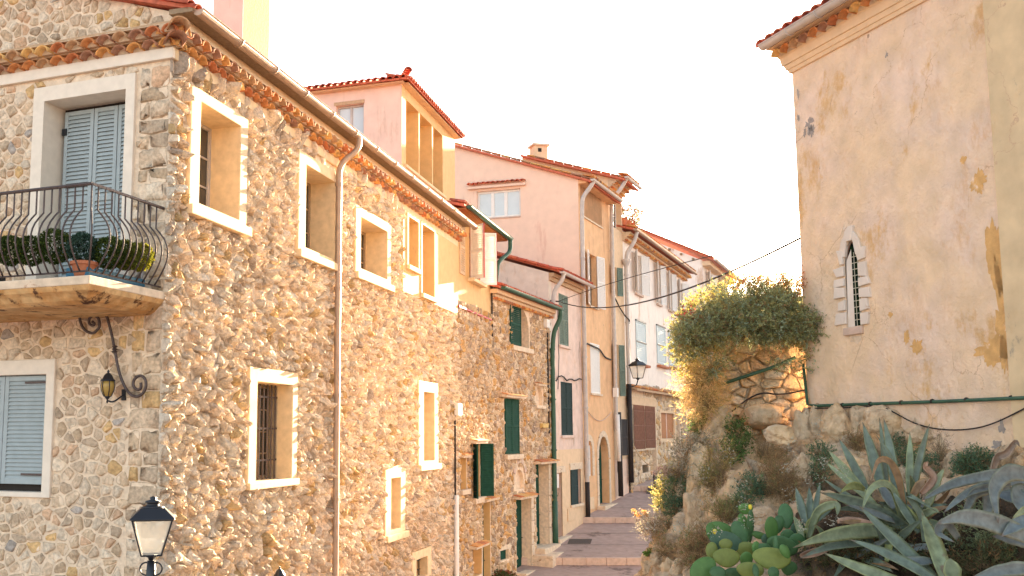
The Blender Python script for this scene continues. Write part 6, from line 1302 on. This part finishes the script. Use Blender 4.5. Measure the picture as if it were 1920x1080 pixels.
for s_ in (-1, 1):  # scrolled cradle arms under the foreground lantern
    pts = []
    for i in range(26):
        a = -math.pi/2+i/25*math.pi*2.1; r_ = .085*(1-i/38); pts.append(c+Vector((s_*(.015+.055+r_*math.cos(a)*1.0-.03), 0, -.13+r_*math.sin(a)*.9)))
    b = MB(); b.tube(pts, .009, 5); b.build('scroll_arm', M['black'], rt_, smooth=True)
# wall lantern on the long pale house
wl0 = at(1196, 712, 43.5); lb = at(1196, 709, 43.0); w_ = G.W(.0, wl0.z-.4, .1); w1 = G.W(.3, lb.z-.35, .1)
lantern('wall_lantern', 'black wall lantern with clear glass beside the pale shutters of the long pale house', tuple(lb), .55, M['milk'], .5, bracket=[tuple(lb+Vector((0, 0, -.08))), tuple(lb+Vector((-.05, .05, -.30))), (w1[0], w1[1], lb.z-.30)])
b = MB(); pts = []
# small round wall lanterns
def coach(label, px, py, fr, h=.30):
    o_ = .22; u, z = fr.uv(px, py, o_); c = Vector(fr.W(u, z, o_)); root = thing('coach_lantern', tuple(c), label, 'lantern')
    b = MB(); b.lathe(tuple(c), [(h*.16, -h*.42), (h*.30, -h*.1), (h*.33, h*.12), (h*.28, h*.32)], 12); b.build('amber_glass', M['amber'], root, smooth=True)
    b = MB()
    for k in range(6):
        a = k*math.pi/3; b.tube([(c.x+math.cos(a)*h*r_, c.y+math.sin(a)*h*r_, c.z+h*z_) for r_, z_ in ((.18, -.43), (.32, -.1), (.35, .12), (.30, .34))], .006, 5)
    b.build('lantern_cage', M['black'], root)
    b = MB(); b.lathe(tuple(c), [(h*.36, h*.32), (h*.34, h*.38), (h*.26, h*.46), (h*.20, h*.60), (h*.10, h*.70), (h*.04, h*.74), (h*.07, h*.80), (.001, h*.90)], 14); b.build('lantern_roof', M['black'], root, smooth=True)
    b = MB(); b.lathe(tuple(c), [(.001, -h*.78), (h*.05, -h*.7), (h*.03, -h*.6), (h*.12, -h*.48), (h*.18, -h*.42)], 12); b.build('lantern_base', M['black'], root, smooth=True)
    n3 = Vector((*fr.n, 0)); d3 = Vector((*fr.d, 0)); b = MB(); b.tube(smooth_path([c+Vector((0, 0, -h*.62)), c+d3*h*.25-n3*.03+Vector((0, 0, -h*.72)), c+d3*h*.42-n3*.12+Vector((0, 0, -h*.45)), c+d3*h*.40-n3*.21+Vector((0, 0, -h*.3))], 2), .012, 6); b.box(fr, u+h*.28, u+h*.5, z-h*.6, z-h*.05, .0, .03); b.build('bracket', M['black'], root)
    return root
coach('small black coach lantern with yellow glass hanging below the iron scroll', 202, 727, A1, .27)
coach('small coach lantern with yellow glass at the lower edge of the sunlit wall', 524, 1090, A2, .27)
# wrought iron scroll
K2 = lambda x, y: (x/1.8625, 500+y/1.862)
pts = []
def spiral(cx, cy, r0, r1, a0, a1, n=26): return [(cx+(r0+(r1-r0)*i/n)*math.cos(a0+(a1-a0)*i/n), cy+(r0+(r1-r0)*i/n)*math.sin(a0+(a1-a0)*i/n)) for i in range(n+1)]
p1 = spiral(322, 192, 6, 34, 0, -math.pi*1.75); p2 = [(345, 215), (325, 236), (292, 222), (276, 180), (284, 135), (315, 115), (345, 122), (370, 160), (388, 225), (400, 285), (415, 370), (440, 430), (465, 455), (495, 450), (512, 420), (508, 390), (488, 378)]
p3 = spiral(488, 408, 30, 8, -math.pi/2, -math.pi*2.5)
k1 = [(322, 192), (332, 200), (322, 207), (310, 198), (312, 178), (330, 168), (347, 182), (348, 210)]
raw = k1+p2+[(468, 392), (464, 415), (478, 432), (494, 425), (492, 405)]
b = MB(); b.tube(smooth_path([A1.W(*A1.uv(*K2(x, y), .12), .12) for x, y in raw], 2), .020, 7)
sc = b.build('iron_scroll', M['iron'], None, smooth=True, label='wrought iron scroll bracket fixed beneath the balcony', cat='bracket')
b = MB(); q = A1.uv(*K2(401, 288), .12)
for dz in (-.035, 0, .035): b.lathe(A1.W(q[0], q[1]+dz, .12), [(.025, -.014), (.042, 0), (.025, .014)], 12)
b.build('collar', M['iron'], sc)
# ------------------------------------------------------------------ overhead cables
for (x0, y0), (x1, y1), sag, nm in (((1040, 562), (1500, 447), .55, 'lower black overhead cable strung across the sky to the old building'), ((1040, 561), (1500, 440), -.1, 'thin upper overhead cable strung across the sky to the old building')):
    a = Vector(D.W(.3, D.uv(x0, y0, .3)[1], .3)); e = Vector(RW.W(.0, RW.uv(x1, y1)[1], .0)); pts = [a.lerp(e, t)+Vector((0, 0, -sag*4*t*(1-t))) for t in [i/24 for i in range(25)]]
    b = MB(); b.tube(pts, .018 if sag > 0 else .010, 5); b.build('overhead_cable', M['cable'], None, label=nm, cat='cable')
b = MB(); b.tube([D.W(.3, D.uv(1040, 562, .3)[1], .3), D.W(.1, D.uv(1040, 562, .3)[1]+.02, .0)], .03, 6); b.build('cable_anchor', M['iron'], None, label='cable anchor at the roof corner of the stone row house', cat='anchor')
# rope chain
a = Vector(G.W(-.05, G.uv(1175, 833, .2)[1], .25)); e = at(1226, 872, 44.6)
b = MB(); pts = [a.lerp(e, t)+Vector((0, 0, -.45*4*t*(1-t)*.6)) for t in [i/12 for i in range(13)]]; b.tube(pts, .03, 5)
b.build('rope_barrier', mat('rope', (.55, .40, .26), bump=.3), None, label='pale rope slung across the top of the street', cat='rope')
b = MB(); b.lathe((e.x, e.y, zs(e.y)), [(.05, 0), (.05, .95), (.02, 1.0)], 8); b.build('rope_post', M['iron'], None, label='short post holding the rope at the street edge', cat='post')
# manholes
for (x0, x1, y0, y1), Y, nm in (((1064, 1107, 1011, 1020), 0, 'square iron manhole cover on the nearest landing'), ((1212, 1233, 920, 926), 0, 'dark manhole cover on the middle landing by the shrubs'), ((1205, 1231, 893, 897), 0, 'small dark manhole cover on the uppermost landing')):
    def gp(px, py):
        r = ray(px, py); t = 20.
        while r.z*t > zs(r.y*t) and t < 90: t += .01
        return Vector((r.x*t, r.y*t, zs(r.y*t)))
    c = [gp(x0, y1), gp(x1, y1), gp(x1+3, y0), gp(x0+4, y0)]; up = Vector((0, 0, .012)); b = MB(); b.add([p_+up for p_ in c]+[p_-Vector((0, 0, .02)) for p_ in c], [(0, 1, 2, 3), (0, 4, 5, 1), (1, 5, 6, 2), (2, 6, 7, 3), (3, 7, 4, 0)])
    b.build('manhole_cover', M['manhole'], None, label=nm, cat='manhole')
# ------------------------------------------------------------------ balcony plants and pots
BOXP = [(3, (.05, .085, .02)), (2, (.08, .12, .025)), (1, (.12, .15, .03))]
for (x, y, r_, o_, nm, pal) in ((20, 470, 30, 1.15, 'dark green clipped ball on the balcony, leftmost', BOXP), (58, 470, 30, 1.15, 'dark green clipped ball on the balcony, left of the door', BOXP), (102, 462, 35, 1.15, 'large dark green clipped ball before the blue shutters', BOXP), (155, 465, 30, 1.2, 'blue green ball plant in the clay pot at the balcony corner', [(2, (.05, .10, .07)), (1, (.08, .14, .10))]),
                              (205, 474, 32, 1.0, 'clipped ball in the blue planter, nearest the corner pot', BOXP), (235, 478, 30, .75, 'clipped ball in the middle of the blue planter', [(2, (.12, .15, .03)), (1, (.20, .20, .03))]), (262, 482, 28, .5, 'yellow green ball at the wall end of the blue planter', [(2, (.30, .28, .03)), (1, (.22, .24, .04))])):
    u, z = A1.uv(x, y, o_); c = A1.W(u, z, o_); R0 = r_*c[1]/F
    bush('topiary_ball', nm, 'plant', [(c, R0*.9, R0*.9, R0*.9)], 1100, .02, 8, .022, .013, pal, up=.1, inner=.75, stems=False)
u, z = A1.uv(158, 492, 1.2); c = A1.W(u, 1.88, 1.2); b = MB(); b.lathe(c, [(.10, 0), (.15, .17), (.17, .17), (.17, .21), (.14, .21)], 16); b.build('flower_pot', M['terracotta'], None, smooth=False, label='round clay pot standing at the balcony corner', cat='flower pot')
u0_, u1_ = A1.uv(175, 505, 1.0)[0], -.12
b = MB(); f_ = A1; b.box(f_, u1_-.42, u1_-.08, 1.88, 2.02, .15, 1.28); b.build('planter', M['planter'], None, bevel=.01, label='long blue planter box along the right side of the balcony', cat='planter')
b = MB(); b.box(A1, -3.3, -1.75, 1.88, 2.02, 1.0, 1.3); b.build('planter', M['black'], None, bevel=.01, label='long black planter box along the front of the balcony', cat='planter')
# pot of flowers beside the second green door
u, z = C.uv(946, 1062, .4); b = MB(); c = C.W(1.0, -4.75, .35); c = Vector(C.W(C.uv(944, 1065, .35)[0], -4.72, .35)); b.lathe(tuple(c), [(.22, 0), (.32, .28), (.36, .30), (.36, .36), (.3, .36)], 14); b.build('flower_pot', M['slabm'], None, label='round stone flower pot at the foot of the stone row house', cat='flower pot')
bush('potted_plant', 'low leafy reddish plant in the round stone pot', 'plant', [((c.x, c.y, c.z+.46), .36, .36, .16)], 260, .07, 8, .05, .03, [(3, (.10, .12, .04)), (1, (.30, .08, .05))], up=.5)
# roof terrace plants and aerial
tc = G.W(1.3, eG+.95, -.2); bush('terrace_plants', 'reddish plants and pots on the roof terrace of the long pale house', 'plant', [(tc, .9, .5, .45), (G.W(2.3, eG+.8, -.3), .5, .4, .35)], 260, .22, 8, .12, .05, [(2, (.32, .20, .09)), (1, (.20, .22, .09)), (1, (.5, .12, .08))], up=.8)
for k in range(4):
    c = G.W(.5+k*.7, eG+.62, -.05); b = MB(); b.lathe(c, [(.12, -.3), (.17, 0), (.19, 0), (.19, .05)], 10); b.build('terrace_pot', M['terracotta'], None, label=['first clay pot along the terrace edge, nearest the slim house', 'second clay pot from the slim house on the terrace edge', 'third clay pot from the slim house on the terrace edge', 'fourth clay pot, farthest along the terrace edge'][k], cat='flower pot', group='clay pots on the roof terrace edge')
a = at(985, 296, 45); root = thing('roof_aerial', at(985, 305, 45), 'small television aerial on the pink house roof left of the chimney', 'aerial')
b = MB(); b.tube([a-Vector((0, 0, .5)), a+Vector((0, 0, .1))], .02, 5); b.build('mast', M['greyp'], root)
b = MB(); d_ = Vector((.6, .1, .16)); b.tube([a-d_*.6, a+d_*.6], .015, 4)
for k in range(7): q = a+d_*(-.55+k*.18); b.tube([q-Vector((-.02, .1, .16)), q+Vector((-.02, .1, .16))], .008, 4)
b.build('aerial_rods', M['greyp'], root)
